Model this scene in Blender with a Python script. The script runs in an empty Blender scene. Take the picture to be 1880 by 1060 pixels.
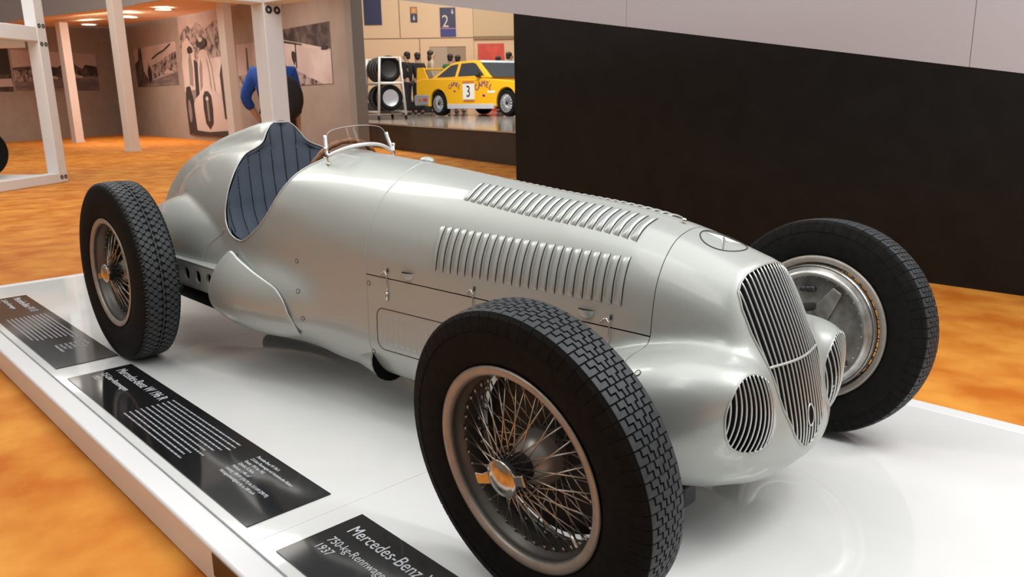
import bpy, bmesh, math, random
import numpy as np
from mathutils import Vector, Matrix, Euler
random.seed(7)
C = bpy.context.scene.collection
S = bpy.context.scene
PI = math.pi
# ------------------------------------------------------------------ camera
def setup_camera():
    cx, cy, cz, yaw, pitch, roll, f = 3.994252, -1.982382, 1.214163, 2.366203, 0.237664, -0.019541, 1459.4236
    F = Vector((math.cos(yaw)*math.cos(pitch), math.sin(yaw)*math.cos(pitch), -math.sin(pitch)))
    R = Vector((math.sin(yaw), -math.cos(yaw), 0)); U = R.cross(F)
    c, s = math.cos(roll), math.sin(roll)
    R2 = R*c+U*s; U2 = U*c-R*s
    cam = bpy.data.cameras.new('camera'); cam.sensor_width = 36; cam.lens = f/1880*36
    cam.clip_start = .05; cam.clip_end = 300
    cam.dof.use_dof = True; cam.dof.focus_distance = 2.5; cam.dof.aperture_fstop = 9.0
    o = bpy.data.objects.new('camera', cam); C.objects.link(o)
    M = Matrix.Identity(4)
    for i in range(3):
        M[i][0] = R2[i]; M[i][1] = U2[i]; M[i][2] = -F[i]
    M[0][3], M[1][3], M[2][3] = cx, cy, cz
    o.matrix_world = M
    S.camera = o
setup_camera()
# ------------------------------------------------------------------ world, exposure, hall lamps, added fill
S.view_settings.view_transform = 'Standard'; S.view_settings.look = 'None'
S.view_settings.gamma = 1; S.view_settings.use_curve_mapping = False
S.view_settings.exposure = -0.16
w = bpy.data.worlds.new('hall_air'); S.world = w; w.use_nodes = True
nt = w.node_tree; nt.nodes.clear()
wo = nt.nodes.new('ShaderNodeOutputWorld'); bg = nt.nodes.new('ShaderNodeBackground')
tc = nt.nodes.new('ShaderNodeTexCoord'); sp = nt.nodes.new('ShaderNodeSeparateXYZ'); rp = nt.nodes.new('ShaderNodeValToRGB')
nt.links.new(tc.outputs['Generated'], sp.inputs[0])
mr = nt.nodes.new('ShaderNodeMapRange'); mr.inputs['From Min'].default_value = -1; mr.inputs['From Max'].default_value = 1
nt.links.new(sp.outputs['Z'], mr.inputs['Value']); nt.links.new(mr.outputs['Result'], rp.inputs[0])
e = rp.color_ramp.elements
e[0].position = .45; e[0].color = (.34, .29, .25, 1)
e[1].position = .95; e[1].color = (.92, .97, .97, 1)
k = rp.color_ramp.elements.new(.56); k.color = (.36, .33, .30, 1)
k = rp.color_ramp.elements.new(.70); k.color = (.60, .60, .58, 1)
nt.links.new(rp.outputs[0], bg.inputs['Color']); bg.inputs['Strength'].default_value = .60
nt.links.new(bg.outputs[0], wo.inputs[0])
def area(name, loc, target, size, power, col=(1, 1, 1), sy=None, spread=None):
    l = bpy.data.lights.new(name, 'AREA'); l.energy = power; l.color = col; l.size = size
    if sy: l.shape = 'RECTANGLE'; l.size_y = sy
    if spread: l.spread = spread
    o = bpy.data.objects.new(name, l); C.objects.link(o); o.location = loc
    o.rotation_euler = (Vector(target)-Vector(loc)).to_track_quat('-Z', 'Y').to_euler()
    return o
area('unseen_hall_light', (2.4, -.4, 4.8), (2.4, .2, 0), 6.0, 150, (1, .99, .97), 4.0)
area('hall_lamp_strip', (4.6, 1.6, 3.9), (3.6, .2, 0), .35, 105, (1, .99, .98), 2.6)
area('hall_lamp_strip', (5.4, .2, 3.9), (3.2, -.4, .2), .30, 85, (1, .99, .98), 2.6)
area('hall_lamp_strip', (1.2, -3.4, 4.4), (1.0, -.4, .4), 1.3, 45, (1, .97, .93), 3.0)
area('hall_lamp_strip', (-2.5, -.5, 4.3), (-1, 0, .4), .8, 60, (1, .97, .9), 2.5)
area('unseen_hall_light', (-8, 1.0, 5.4), (-8.5, 2.0, 0), 5, 330, (1, .96, .88), 4)  # added unseen fill over the aisle, brightens the carpet on the left
area('unseen_hall_light', (-17, 3.5, 5.6), (-18, 5.5, 0), 4, 300, (1, .94, .84), 4)  # unseen, lights the carpet farther back
# ------------------------------------------------------------------ materials
MATS = {}
def mat(name, col, rough=.5, metal=0., coat=0., spec=None, emit=None, estr=1., alpha=None):
    if name in MATS: return MATS[name]
    m = bpy.data.materials.new(name); m.use_nodes = True
    b = m.node_tree.nodes['Principled BSDF']
    b.inputs['Base Color'].default_value = (*col, 1); b.inputs['Roughness'].default_value = rough
    b.inputs['Metallic'].default_value = metal
    if coat: b.inputs['Coat Weight'].default_value = coat; b.inputs['Coat Roughness'].default_value = .12
    if spec is not None: b.inputs['Specular IOR Level'].default_value = spec
    if emit: b.inputs['Emission Color'].default_value = (*emit, 1); b.inputs['Emission Strength'].default_value = estr
    MATS[name] = m; return m
def noise_mat(name, c0, c1, scale, rough=.6, detail=6, p0=.35, p1=.65, bump=0, bscale=None, stretch=None, metal=0., spec=None):
    m = mat(name, c0, rough, metal, spec=spec); n = m.node_tree; b = n.nodes['Principled BSDF']
    t = n.nodes.new('ShaderNodeTexCoord'); nz = n.nodes.new('ShaderNodeTexNoise'); r = n.nodes.new('ShaderNodeValToRGB')
    nz.inputs['Scale'].default_value = scale; nz.inputs['Detail'].default_value = detail
    src = t.outputs['Object']
    if stretch:
        mp = n.nodes.new('ShaderNodeMapping'); mp.inputs['Scale'].default_value = stretch
        n.links.new(src, mp.inputs[0]); src = mp.outputs[0]
    n.links.new(src, nz.inputs['Vector']); n.links.new(nz.outputs['Fac'], r.inputs[0])
    r.color_ramp.elements[0].position = p0; r.color_ramp.elements[0].color = (*c0, 1)
    r.color_ramp.elements[1].position = p1; r.color_ramp.elements[1].color = (*c1, 1)
    n.links.new(r.outputs[0], b.inputs['Base Color'])
    if bump:
        n2 = n.nodes.new('ShaderNodeTexNoise'); n2.inputs['Scale'].default_value = bscale or scale*6; n2.inputs['Detail'].default_value = 3
        n.links.new(src, n2.inputs['Vector'])
        bp = n.nodes.new('ShaderNodeBump'); bp.inputs['Strength'].default_value = bump; bp.inputs['Distance'].default_value = .01
        n.links.new(n2.outputs['Fac'], bp.inputs['Height']); n.links.new(bp.outputs[0], b.inputs['Normal'])
    return m
SILVER = noise_mat('silver_paint', (.405, .425, .402), (.435, .455, .432), 900, .40, 2, metal=.38)
SILVER.node_tree.nodes['Principled BSDF'].inputs['Coat Weight'].default_value = .45
SILVER.node_tree.nodes['Principled BSDF'].inputs['Coat Roughness'].default_value = .07
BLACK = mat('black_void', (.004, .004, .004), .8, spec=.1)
DARKMETAL = mat('dark_steel', (.03, .03, .032), .45, .3)
CHROME = mat('polished_metal', (.72, .70, .67), .16, 1.)
STEEL = mat('brushed_steel', (.46, .43, .39), .30, 1.)
ALU = noise_mat('cast_aluminium', (.40, .39, .37), (.58, .57, .55), 30, .34, 5, metal=1.)
ALUDULL = noise_mat('dull_aluminium', (.16, .155, .14), (.30, .29, .27), 22, .5, 6, metal=.7)
RUBBER = noise_mat('tyre_rubber', (.006, .006, .0058), (.010, .0095, .009), 40, .75, 4, spec=.12)
TREAD = noise_mat('tyre_tread', (.024, .028, .031), (.034, .039, .043), 60, .60, 4, spec=.4)  # paler blue-grey than the carcass: dust and sheen put into the colour
SEATM = noise_mat('blue_grey_cloth', (.062, .080, .112), (.078, .100, .138), 500, .85, 3, bump=.25, bscale=1200)
WOOD = noise_mat('wooden_rim', (.16, .06, .02), (.28, .12, .05), 40, .35, 5)
WHITE = mat('white_paint', (.80, .80, .80), .25, spec=.5)
# ------------------------------------------------------------------ object helpers
def obj(name, verts, faces, material, parent=None, smooth=True, loc=None, mats=None, midx=None):
    me = bpy.data.meshes.new(name)
    me.from_pydata([tuple(map(float, v)) for v in verts], [], [tuple(int(i) for i in f) for f in faces])
    for m in (mats or [material]): me.materials.append(m)
    if midx is not None: me.polygons.foreach_set('material_index', np.asarray(midx, dtype=np.int32))
    if smooth: me.polygons.foreach_set('use_smooth', np.ones(len(me.polygons), dtype=bool))
    me.update()
    o = bpy.data.objects.new(name, me); C.objects.link(o)
    if parent is not None: o.parent = parent
    if loc is not None: o.location = loc
    return o
def empty(name, loc=(0, 0, 0), rz=0., parent=None, rot=None, scale=None):
    o = bpy.data.objects.new(name, None); C.objects.link(o); o.location = loc
    o.rotation_euler = rot if rot else (0, 0, rz); o.empty_display_size = .1
    if scale: o.scale = (scale,)*3
    if parent is not None: o.parent = parent
    return o
def tag(o, label=None, cat=None, group=None, kind=None):
    if label: o['label'] = label
    if cat: o['category'] = cat
    if group: o['group'] = group
    if kind: o['kind'] = kind
    return o
class MB:
    """collects simple shapes into one mesh"""
    def __init__(s): s.v = []; s.f = []
    def add(s, v, f):
        n = len(s.v); s.v += [tuple(map(float, p)) for p in v]; s.f += [tuple(n+int(i) for i in q) for q in f]; return s
    def box(s, lo, hi, M=None):
        x0, y0, z0 = lo; x1, y1, z1 = hi
        v = [Vector(p) for p in ((x0,y0,z0),(x1,y0,z0),(x1,y1,z0),(x0,y1,z0),(x0,y0,z1),(x1,y0,z1),(x1,y1,z1),(x0,y1,z1))]
        if M: v = [M @ p for p in v]
        return s.add(v, [(0,3,2,1),(4,5,6,7),(0,1,5,4),(1,2,6,5),(2,3,7,6),(3,0,4,7)])
    def tube(s, P, r, n=8, closed=False, caps=True):
        P = [np.asarray(p, float) for p in P]; m = len(P); r = [r]*m if np.isscalar(r) else list(r)
        v = []; up = None
        for i in range(m):
            a = P[(i-1) % m] if (closed or i) else P[0]; b = P[(i+1) % m] if (closed or i < m-1) else P[-1]
            t = b-a; t = t/max(np.linalg.norm(t), 1e-9)
            if up is None:
                up = np.array([0, 0, 1.]) if abs(t[2]) < .9 else np.array([1., 0, 0])
            u = np.cross(up, t); u /= max(np.linalg.norm(u), 1e-9); w_ = np.cross(t, u); up = w_
            for k in range(n):
                q = 2*PI*k/n; v.append(P[i]+r[i]*(math.cos(q)*u+math.sin(q)*w_))
        f = []
        for i in range(m if closed else m-1):
            for k in range(n):
                a = i*n+k; b = i*n+(k+1) % n; c = ((i+1) % m)*n+(k+1) % n; d = ((i+1) % m)*n+k; f.append((a, b, c, d))
        if not closed and caps: f += [tuple(range(n))[::-1], tuple((m-1)*n+k for k in range(n))]
        return s.add(v, f)
    def lathe(s, prof, n=48, axis='y', c=(0, 0, 0), closed=False):
        """prof = [(along axis, radius)]"""
        v = []
        for (a, r) in prof:
            for k in range(n):
                q = 2*PI*k/n; x, y = r*math.cos(q), r*math.sin(q)
                v.append({'y': (c[0]+x, c[1]+a, c[2]+y), 'x': (c[0]+a, c[1]+x, c[2]+y), 'z': (c[0]+x, c[1]+y, c[2]+a)}[axis])
        m = len(prof); f = []
        for i in range(m if closed else m-1):
            for k in range(n):
                f.append((i*n+k, i*n+(k+1) % n, ((i+1) % m)*n+(k+1) % n, ((i+1) % m)*n+k))
        return s.add(v, f)
    def disc(s, c, r, nrm, n=20, sx=1.):
        c = Vector(c); nrm = Vector(nrm).normalized(); q = nrm.to_track_quat('Z', 'Y')
        v = [c+q @ Vector((sx*r*math.cos(2*PI*k/n), r*math.sin(2*PI*k/n), 0)) for k in range(n)]
        return s.add(v, [tuple(range(n))])
    def prism(s, poly, y0, y1, ax='y'):
        n = len(poly)
        def P(a, b, t): return {'y': (a, t, b), 'z': (a, b, t), 'x': (t, a, b)}[ax]
        v = [P(a, b, y0) for a, b in poly]+[P(a, b, y1) for a, b in poly]
        f = [tuple(range(n)), tuple(range(2*n-1, n-1, -1))]+[(i, n+i, n+(i+1) % n, (i+1) % n) for i in range(n)]
        return s.add(v, f)
    def sphere(s, c, r, nu=16, nv=10, sc=(1, 1, 1)):
        v = []; f = []
        for j in range(nv+1):
            for i in range(nu):
                a = 2*PI*i/nu; b = PI*j/nv
                v.append((c[0]+r*sc[0]*math.sin(b)*math.cos(a), c[1]+r*sc[1]*math.sin(b)*math.sin(a), c[2]+r*sc[2]*math.cos(b)))
        for j in range(nv):
            for i in range(nu): f.append((j*nu+i, (j+1)*nu+i, (j+1)*nu+(i+1) % nu, j*nu+(i+1) % nu))
        return s.add(v, f)
    def build(s, name, m, parent=None, smooth=False, loc=None, bevel=0, segs=2):
        o = obj(name, s.v, s.f, m, parent, smooth, loc)
        bm = bmesh.new(); bm.from_mesh(o.data); bmesh.ops.recalc_face_normals(bm, faces=bm.faces); bm.to_mesh(o.data); bm.free()
        if bevel:
            md = o.modifiers.new('bevel', 'BEVEL'); md.width = bevel; md.segments = segs; md.limit_method = 'ANGLE'; md.angle_limit = .6
            o.data.polygons.foreach_set('use_smooth', np.ones(len(o.data.polygons), dtype=bool))
            md.harden_normals = True
        return o
def text(name, body, size, m, parent, loc, rot=(0, 0, 0), sx=1., shear=0., align='LEFT', ext=.0006):
    cu = bpy.data.curves.new(name, 'FONT'); cu.body = body; cu.size = size; cu.align_x = align; cu.extrude = ext; cu.shear = shear
    cu.resolution_u = 3
    cu.materials.append(m)
    tmp = bpy.data.objects.new(name, cu); C.objects.link(tmp)
    dg = bpy.context.evaluated_depsgraph_get(); dg.update(); me = bpy.data.meshes.new_from_object(tmp.evaluated_get(dg)); bpy.data.objects.remove(tmp); me.name = name
    o = bpy.data.objects.new(name, me); C.objects.link(o); o.parent = parent; o.location = loc; o.rotation_euler = rot; o.scale = (sx, 1, 1)
    return o
def smooth_by_angle(o, ang=.6):
    """mark sharp edges where faces meet at a steep angle"""
    bm = bmesh.new(); bm.from_mesh(o.data)
    for ed in bm.edges:
        if len(ed.link_faces) == 2 and ed.calc_face_angle(0) > ang: ed.smooth = False
    for f in bm.faces: f.smooth = True
    bm.to_mesh(o.data); bm.free(); return o
# ------------------------------------------------------------------ the setting
FZ = -.13                      # hall floor; the platform top is z = 0
CARPET = noise_mat('orange_carpet', (.48, .125, .007), (.68, .285, .042), 3.2, .75, 12, .34, .68, bump=.15, bscale=220, spec=.25)
def struct(o): o['kind'] = 'structure'; return o
struct(obj('floor', [(-60,-30,FZ),(30,-30,FZ),(30,60,FZ),(-60,60,FZ)], [(0,1,2,3)], CARPET, smooth=False))
# black wall with its raking top edge and the pale wall that carries on above it
BLACKWALL = noise_mat('black_wall_paint', (.0065, .0055, .0045), (.009, .008, .007), 6, .40, 4, spec=.22)
PALE = mat('pale_wall_paint', (.47, .455, .49), .6)
def topz(x): return 2.019-(x+1.96)*(2.019-1.291)/(2.577+1.96)
Y = 3.96
mb = MB()
mb.prism([(-1.97, FZ), (6.2, FZ), (6.2, topz(6.2)), (-1.97, topz(-1.97))], Y, Y+.14)
struct(mb.build('wall_right', BLACKWALL))
mb = MB()
xs_ = [-4.6, -.55, 2.26, 6.2]
for a, b in zip(xs_[:-1], xs_[1:]):
    mb.prism([(a+.002, topz(a)), (b-.002, topz(b)), (b-.002, 4.3), (a+.002, 4.3)], Y-.006, Y+.14)
struct(mb.build('wall_upper', PALE))
struct(MB().prism([(-4.6, topz(-4.6)+.01), (6.2, topz(6.2)+.01), (6.2, 4.3), (-4.6, 4.3)], Y+.02, Y+.13).build('trim_1', mat('seam_grey', (.2, .2, .21), .7)))
# ---------------------------------------------------------------- body shape
def catmull(P, n=14, closed=False):
    P = np.asarray(P, float); out = []
    m = len(P)
    for i in range(m - 1):
        p0 = P[max(i-1, 0)]; p1 = P[i]; p2 = P[i+1]; p3 = P[min(i+2, m-1)]
        d0 = max(np.linalg.norm(p1-p0), 1e-6)**.5; d1 = max(np.linalg.norm(p2-p1), 1e-6)**.5; d2 = max(np.linalg.norm(p3-p2), 1e-6)**.5
        m1 = (p2-p1) if i == 0 else d1*((p1-p0)/d0-(p2-p0)/(d0+d1)+(p2-p1)/d1)
        m2 = (p2-p1) if i == m-2 else d1*((p2-p1)/d1-(p3-p1)/(d1+d2)+(p3-p2)/d2)
        for k in range(n):
            t = k/n
            out.append((2*t**3-3*t*t+1)*p1+(t**3-2*t*t+t)*m1+(-2*t**3+3*t*t)*p2+(t**3-t*t)*m2)
    out.append(P[-1]); return np.array(out)

ZC = .5
SECTIONS = [
 (-1.16, [(0,.56),(.03,.55),(.05,.5),(.03,.45),(0,.44)]),
 (-1.0, [(0,.70),(.04,.68),(.075,.6),(.08,.5),(.06,.38),(0,.33)]),
 (-.7, [(0,.875),(.06,.85),(.108,.73),(.124,.58),(.11,.4),(.08,.29),(0,.28)]),
 (-.35, [(0,.995),(.06,.965),(.15,.865),(.218,.735),(.238,.57),(.21,.37),(.15,.24),(0,.22)]),
 (0., [(0,1.07),(.045,1.057),(.085,1.005),(.13,.965),(.2,.925),(.285,.8),(.325,.65),(.33,.5),(.3,.33),(.2,.19),(0,.18)]),
 (.4, [(0,1.118),(.05,1.106),(.088,1.067),(.116,1.024),(.155,1.0),(.21,.978),(.268,.923),(.32,.84),(.355,.74),(.375,.6),(.385,.48),(.37,.32),(.3,.2),(.2,.16),(0,.15)]),
 (.7, [(0,1.05),(.1,1.02),(.2,.965),(.28,.9),(.345,.81),(.375,.72),(.39,.6),(.395,.48),(.385,.33),(.33,.2),(.22,.15),(0,.14)]),
 (1.0, [(0,1.0),(.07,.992),(.13,.97),(.22,.93),(.29,.88),(.345,.79),(.365,.68),(.372,.55),(.37,.4),(.36,.30),(.31,.205),(.2,.15),(0,.14)]),
 (1.25, [(0,.985),(.06,.975),(.12,.95),(.22,.89),(.285,.82),(.325,.72),(.338,.6),(.34,.45),(.335,.3),(.29,.18),(.2,.14),(0,.13)]),
 (1.5, [(0,.968),(.05,.957),(.115,.925),(.22,.845),(.28,.757),(.308,.659),(.313,.568),(.314,.446),(.31,.27),(.26,.17),(.18,.14),(0,.13)]),
 (2.1, [(0,.912),(.05,.902),(.11,.872),(.19,.795),(.238,.71),(.26,.62),(.268,.52),(.27,.4),(.265,.25),(.22,.16),(.15,.14),(0,.13)]),
 (2.74, [(0,.832),(.04,.828),(.1,.808),(.155,.757),(.19,.69),(.205,.618),(.212,.55),(.22,.4),(.22,.25),(.18,.16),(.1,.14),(0,.135)]),
 (3.0, [(0,.752),(.06,.745),(.115,.722),(.165,.665),(.192,.59),(.202,.5),(.205,.4),(.19,.27),(.13,.18),(0,.15)]),
 (3.3, [(0,.66),(.06,.655),(.12,.63),(.165,.57),(.19,.5),(.195,.4),(.18,.27),(.12,.19),(0,.16)]),
]
NT = 361; XS0, XS1, DX = -1.2, 3.32, .005
TH = np.linspace(0, np.pi, NT)
def _table():
    xs = np.array([s[0] for s in SECTIONS]); Rs = []
    for x, poly in SECTIONS:
        P = np.array(poly, float)
        Q = np.vstack([P[1:3][::-1]*[-1, 1], P, P[-3:-1][::-1]*[-1, 1]])
        D = catmull(Q, 16)[32:-32]
        th = np.arctan2(D[:, 0], D[:, 1]-ZC); th = np.maximum.accumulate(th)
        Rs.append(np.interp(TH, th, np.hypot(D[:, 0], D[:, 1]-ZC)))
    Rs = np.array(Rs)
    X = np.arange(XS0, XS1+DX/2, DX)
    h = np.diff(xs)[:, None]; dl = np.diff(Rs, axis=0)/h
    m = np.zeros_like(Rs); m[0] = dl[0]; m[-1] = dl[-1]
    m[1:-1] = (dl[:-1]*h[1:]+dl[1:]*h[:-1])/(h[1:]+h[:-1])
    idx = np.clip(np.searchsorted(xs, X, side='right')-1, 0, len(xs)-2)
    hh = (xs[idx+1]-xs[idx]); t = ((np.clip(X, xs[0], xs[-1])-xs[idx])/hh)[:, None]; hh = hh[:, None]
    T = (2*t**3-3*t*t+1)*Rs[idx]+(t**3-2*t*t+t)*hh*m[idx]+(-2*t**3+3*t*t)*Rs[idx+1]+(t**3-t*t)*hh*m[idx+1]
    # light smoothing along theta
    k = np.array([1, 2, 3, 2, 1.])/9
    Tp = np.pad(T, ((0, 0), (2, 2)), mode='reflect')
    return sum(k[i]*Tp[:, i:i+NT] for i in range(5))
RT = _table()
def lookup(x, th):
    a = np.clip((x-XS0)/DX, 0, RT.shape[0]-1.001); b = np.clip(th/np.pi*(NT-1), 0, NT-1.001)
    i = a.astype(int); j = b.astype(int); u = a-i; v = b-j
    return (RT[i, j]*(1-u)+RT[i+1, j]*u)*(1-v)+(RT[i, j+1]*(1-u)+RT[i+1, j+1]*u)*v
def smin(a, b, k):
    h = np.maximum(k-np.abs(a-b), 0)/k
    return np.minimum(a, b)-h*h*h*k/6
def smax(a, b, k): return -smin(-a, -b, k)
XF_Z = np.array([.10,.13,.16,.20,.27,.36,.44,.513,.60,.69,.75,.82,.9,1.2])
XF_X = np.array([2.70,2.90,3.03,3.09,3.12,3.118,3.103,3.083,3.047,3.003,2.972,2.93,2.88,2.7])
_fz = np.linspace(.05, 1.25, 241)
_fx = np.interp(_fz, XF_Z, XF_X)
for _ in range(6): _fx = np.convolve(np.pad(_fx, 4, mode='edge'), np.ones(9)/9, 'valid')
def xfront(z): return np.interp(z, _fz, _fx)
def sellip(x, y, z, c, r, n):
    q = (np.abs((x-c[0])/r[0])**n+np.abs((y-c[1])/r[1])**n+np.abs((z-c[2])/r[2])**n)**(1/n)
    return (q-1)*min(r)
def capsule(x, y, z, a, b, r):
    a = np.array(a); b = np.array(b); d = b-a
    t = np.clip(((x-a[0])*d[0]+(y-a[1])*d[1]+(z-a[2])*d[2])/d.dot(d), 0, 1)
    return np.sqrt((x-a[0]-t*d[0])**2+(y-a[1]-t*d[1])**2+(z-a[2]-t*d[2])**2)-r
PODC = (2.77, .238, .42); PODR = (.33, .174, .155)
def sdf(x, y, z):
    y = np.abs(y)
    r = np.hypot(y, z-ZC); th = np.arctan2(y, z-ZC)
    f = (r-lookup(x, th))*.9
    L = .135
    x0 = xfront(z)-L
    aw = .225+.8*np.maximum(x0-.04-x, 0)
    p = np.sqrt((y/aw)**2+(np.maximum(x-x0, 0)/L)**2)-1
    f = smax(f, p*.2, .03)
    pod = sellip(x, y, z-.25*(x-2.95), PODC, PODR, 2.3)
    f = smin(f, pod, .06)
    pan = sellip(x, y, z, (2.60, .17, .275), (.47, .20, .14), 2.4)
    f = smin(f, pan, .10)
    # side flare over the trailing arm and axle tunnel
    fl = sellip(x, y, z, (.72, .30, .37), (.46, .15, .17), 2.4)
    f = smin(f, fl, .08)
    ax = smax(sellip(x, y, z, (.0, .235, .48), (.75, .205, .272), 2.0), .35-z, .03)
    f = smin(f, ax, .014)
    return f
def grad(P, e=1.5e-3):
    G = np.zeros_like(P)
    for i in range(3):
        d = np.zeros(3); d[i] = e
        G[:, i] = (sdf(*(P+d).T)-sdf(*(P-d).T))/(2*e)
    return G
def normals(P):
    G = grad(P); return G/np.maximum(np.linalg.norm(G, axis=1, keepdims=True), 1e-9)
def project(P, off=0., it=5):
    P = P.copy()
    for _ in range(it):
        G = grad(P); f = sdf(*P.T)-off
        P -= G*np.clip(f/np.maximum((G*G).sum(1), 1e-4), -.02, .02)[:, None]
    return P
def surface_nets(h=.01, off=0., lo=(-1.2,-.7,.05), hi=(3.2,.7,1.16)):
    n = [int(round((hi[i]-lo[i])/h))+1 for i in range(3)]
    n[1] = 2*int(hi[1]/h)+1; lo = (lo[0], -h*(n[1]//2), lo[2])
    ax = [lo[i]+h*np.arange(n[i]) for i in range(3)]
    ny2 = n[1]//2
    X, Y, Z = np.meshgrid(ax[0], ax[1][ny2:], ax[2], indexing='ij')
    half = (sdf(X.ravel(), Y.ravel(), Z.ravel())-off).reshape(X.shape)
    F = np.concatenate([half[:, :0:-1, :], half], axis=1)
    S = F < 0
    c = [slice(None, -1), slice(1, None)]
    cnt = np.zeros([k-1 for k in n]); acc = np.zeros([k-1 for k in n]+[3])
    corners = {}
    for i in (0, 1):
        for j in (0, 1):
            for k in (0, 1): corners[i, j, k] = F[c[i], c[j], c[k]]
    for (a, b) in [((0,0,0),(1,0,0)),((0,1,0),(1,1,0)),((0,0,1),(1,0,1)),((0,1,1),(1,1,1)),((0,0,0),(0,1,0)),((1,0,0),(1,1,0)),((0,0,1),(0,1,1)),((1,0,1),(1,1,1)),((0,0,0),(0,0,1)),((1,0,0),(1,0,1)),((0,1,0),(0,1,1)),((1,1,0),(1,1,1))]:
        fa, fb = corners[a], corners[b]; m = (fa < 0) != (fb < 0)
        t = np.where(m, fa/np.where(m, fa-fb, 1), 0)
        for q in range(3): acc[..., q] += np.where(m, a[q]+t*(b[q]-a[q]), 0)
        cnt += m
    act = cnt > 0
    idx = -np.ones(act.shape, int); idx[act] = np.arange(act.sum())
    I = np.argwhere(act)
    V = (I+acc[act]/cnt[act][:, None])*h+np.array(lo)
    Q = []
    for d in range(3):
        u, v = (d+1) % 3, (d+2) % 3
        sl0 = [slice(1, -1)]*3; sl1 = [slice(1, -1)]*3
        sl0[d] = slice(0, -1); sl1[d] = slice(1, None)
        A = S[tuple(sl0)]; B = S[tuple(sl1)]
        for flip, M in ((False, A & ~B), (True, ~A & B)):
            E = np.argwhere(M); off_ = np.ones(3, int); off_[d] = 0; E = E+off_
            q = []
            for (du, dv) in ((0,0),(-1,0),(-1,-1),(0,-1)):
                e = E.copy(); e[:, u] += du; e[:, v] += dv; q.append(idx[e[:, 0], e[:, 1], e[:, 2]])
            q = np.stack(q, 1)
            Q.append(q[:, ::-1] if flip else q)
    return project(V, off), np.vstack(Q)
# ------------------------------------------------------------------ car body: implicit shape -> panels
def cross_clip(V, F, g):
    """keep the part of every face where g(P) > 0; cut edges are found by bisection on g"""
    G = g(V); keep = []; mixed = []
    fs = [G[list(q)] > 0 for q in F]
    for q, s in zip(F, fs):
        if s.all(): keep.append(tuple(q))
        elif s.any(): mixed.append(tuple(q))
    E = {}; a_, b_ = [], []
    for q in mixed:
        for i in range(len(q)):
            a, b = q[i], q[(i+1) % len(q)]
            if (G[a] > 0) != (G[b] > 0):
                kk = (min(a, b), max(a, b))
                if kk not in E:
                    E[kk] = len(a_); a_.append(a if G[a] > 0 else b); b_.append(b if G[a] > 0 else a)
    if a_:
        A = V[a_].copy(); B = V[b_].copy()
        for _ in range(18):
            M_ = (A+B)/2; s = g(M_) > 0
            A[s] = M_[s]; B[~s] = M_[~s]
        base = len(V); V = np.vstack([V, A])
        for q in mixed:
            out = []
            for i in range(len(q)):
                a, b = q[i], q[(i+1) % len(q)]
                if G[a] > 0: out.append(a)
                if (G[a] > 0) != (G[b] > 0): out.append(base+E[min(a, b), max(a, b)])
            if len(out) >= 3: keep.append(tuple(out))
    used = sorted({i for q in keep for i in q}); mp = {u: i for i, u in enumerate(used)}
    return V[used], [tuple(mp[i] for i in q) for q in keep]
XS_Z = [.607,.608,.612,.624,.65,.68,.73,.765,.865,.93,1.0,1.118,1.4]
XS_X = [.635,.612,.583,.535,.496,.474,.460,.458,.445,.43,.41,.38,.34]
XFT_Z = [.607,.608,.612,.62,.635,.68,.735,.79,.88,.926,.97,1.0,1.4]
XFT_X = [.635,.650,.668,.690,.722,.797,.860,.902,.943,.957,.985,1.0,1.05]
def g_cock(P):
    x, z = P[:, 0], P[:, 2]; zz = np.maximum(z, .607)
    inside = np.minimum(x-np.interp(zz, XS_Z, XS_X), np.interp(zz, XFT_Z, XFT_X)-x)
    inside = np.where(z < .607, -np.abs(x-.635)-(.607-z), inside)
    return -inside
GR_Z = [.262,.266,.275,.29,.32,.40,.513,.60,.66,.70,.725,.742,.752,.757]
GR_W = [-.01,.012,.030,.050,.080,.113,.138,.149,.150,.141,.121,.092,.052,-.01]
def g_grille(P):
    y, z = np.abs(P[:, 1]), P[:, 2]
    return np.where(P[:, 0] > 2.86, y-np.interp(z, GR_Z, GR_W, left=-.05, right=-.05), 1.)
PODO = (.241, .419, .096, .108)
def g_pod(P):
    y, z = np.abs(P[:, 1]), P[:, 2]
    q = np.sqrt(((y-PODO[0]-.12*(z-PODO[1]))/PODO[2])**2+((z-PODO[1])/PODO[3])**2)-1
    return np.where(P[:, 0] > 2.86, q*.08, 1.)
ZS = .560; X1 = 1.5; X2 = 2.74; GAP = .0016
def zs_at(x): return .568-(x-1.5)*.0145
def bis(fn, a, b, it=30):
    a = np.array(a, float); b = np.array(b, float)
    for _ in range(it):
        m = (a+b)/2; s = fn(m) < 0
        b = np.where(s, m, b); a = np.where(s, a, m)
    return (a+b)/2
def first(fn, a, b, n=60):
    """from a (outside) towards b: first crossing"""
    t = np.linspace(0, 1, n); lo = a+0*b; hi = b+0*a; res_a = lo.copy(); res_b = hi.copy(); done = np.zeros(lo.shape, bool)
    prev = lo.copy()
    for k in t[1:]:
        cur = lo+(hi-lo)*k; s = (fn(cur) < 0) & ~done
        res_a = np.where(s, prev, res_a); res_b = np.where(s, cur, res_b); done |= s; prev = cur
    return bis(fn, res_a, res_b)
def surf_x(y, z):
    y, z = np.broadcast_arrays(np.asarray(y, float), np.asarray(z, float)); return first(lambda x: sdf(x, y, z), np.full(y.shape, 3.3), np.full(y.shape, 2.5))
def surf_y(x, z):
    x, z = np.broadcast_arrays(np.asarray(x, float), np.asarray(z, float)); return first(lambda y: sdf(x, y, z), np.full(x.shape, .7), np.full(x.shape, 0.))
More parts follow.
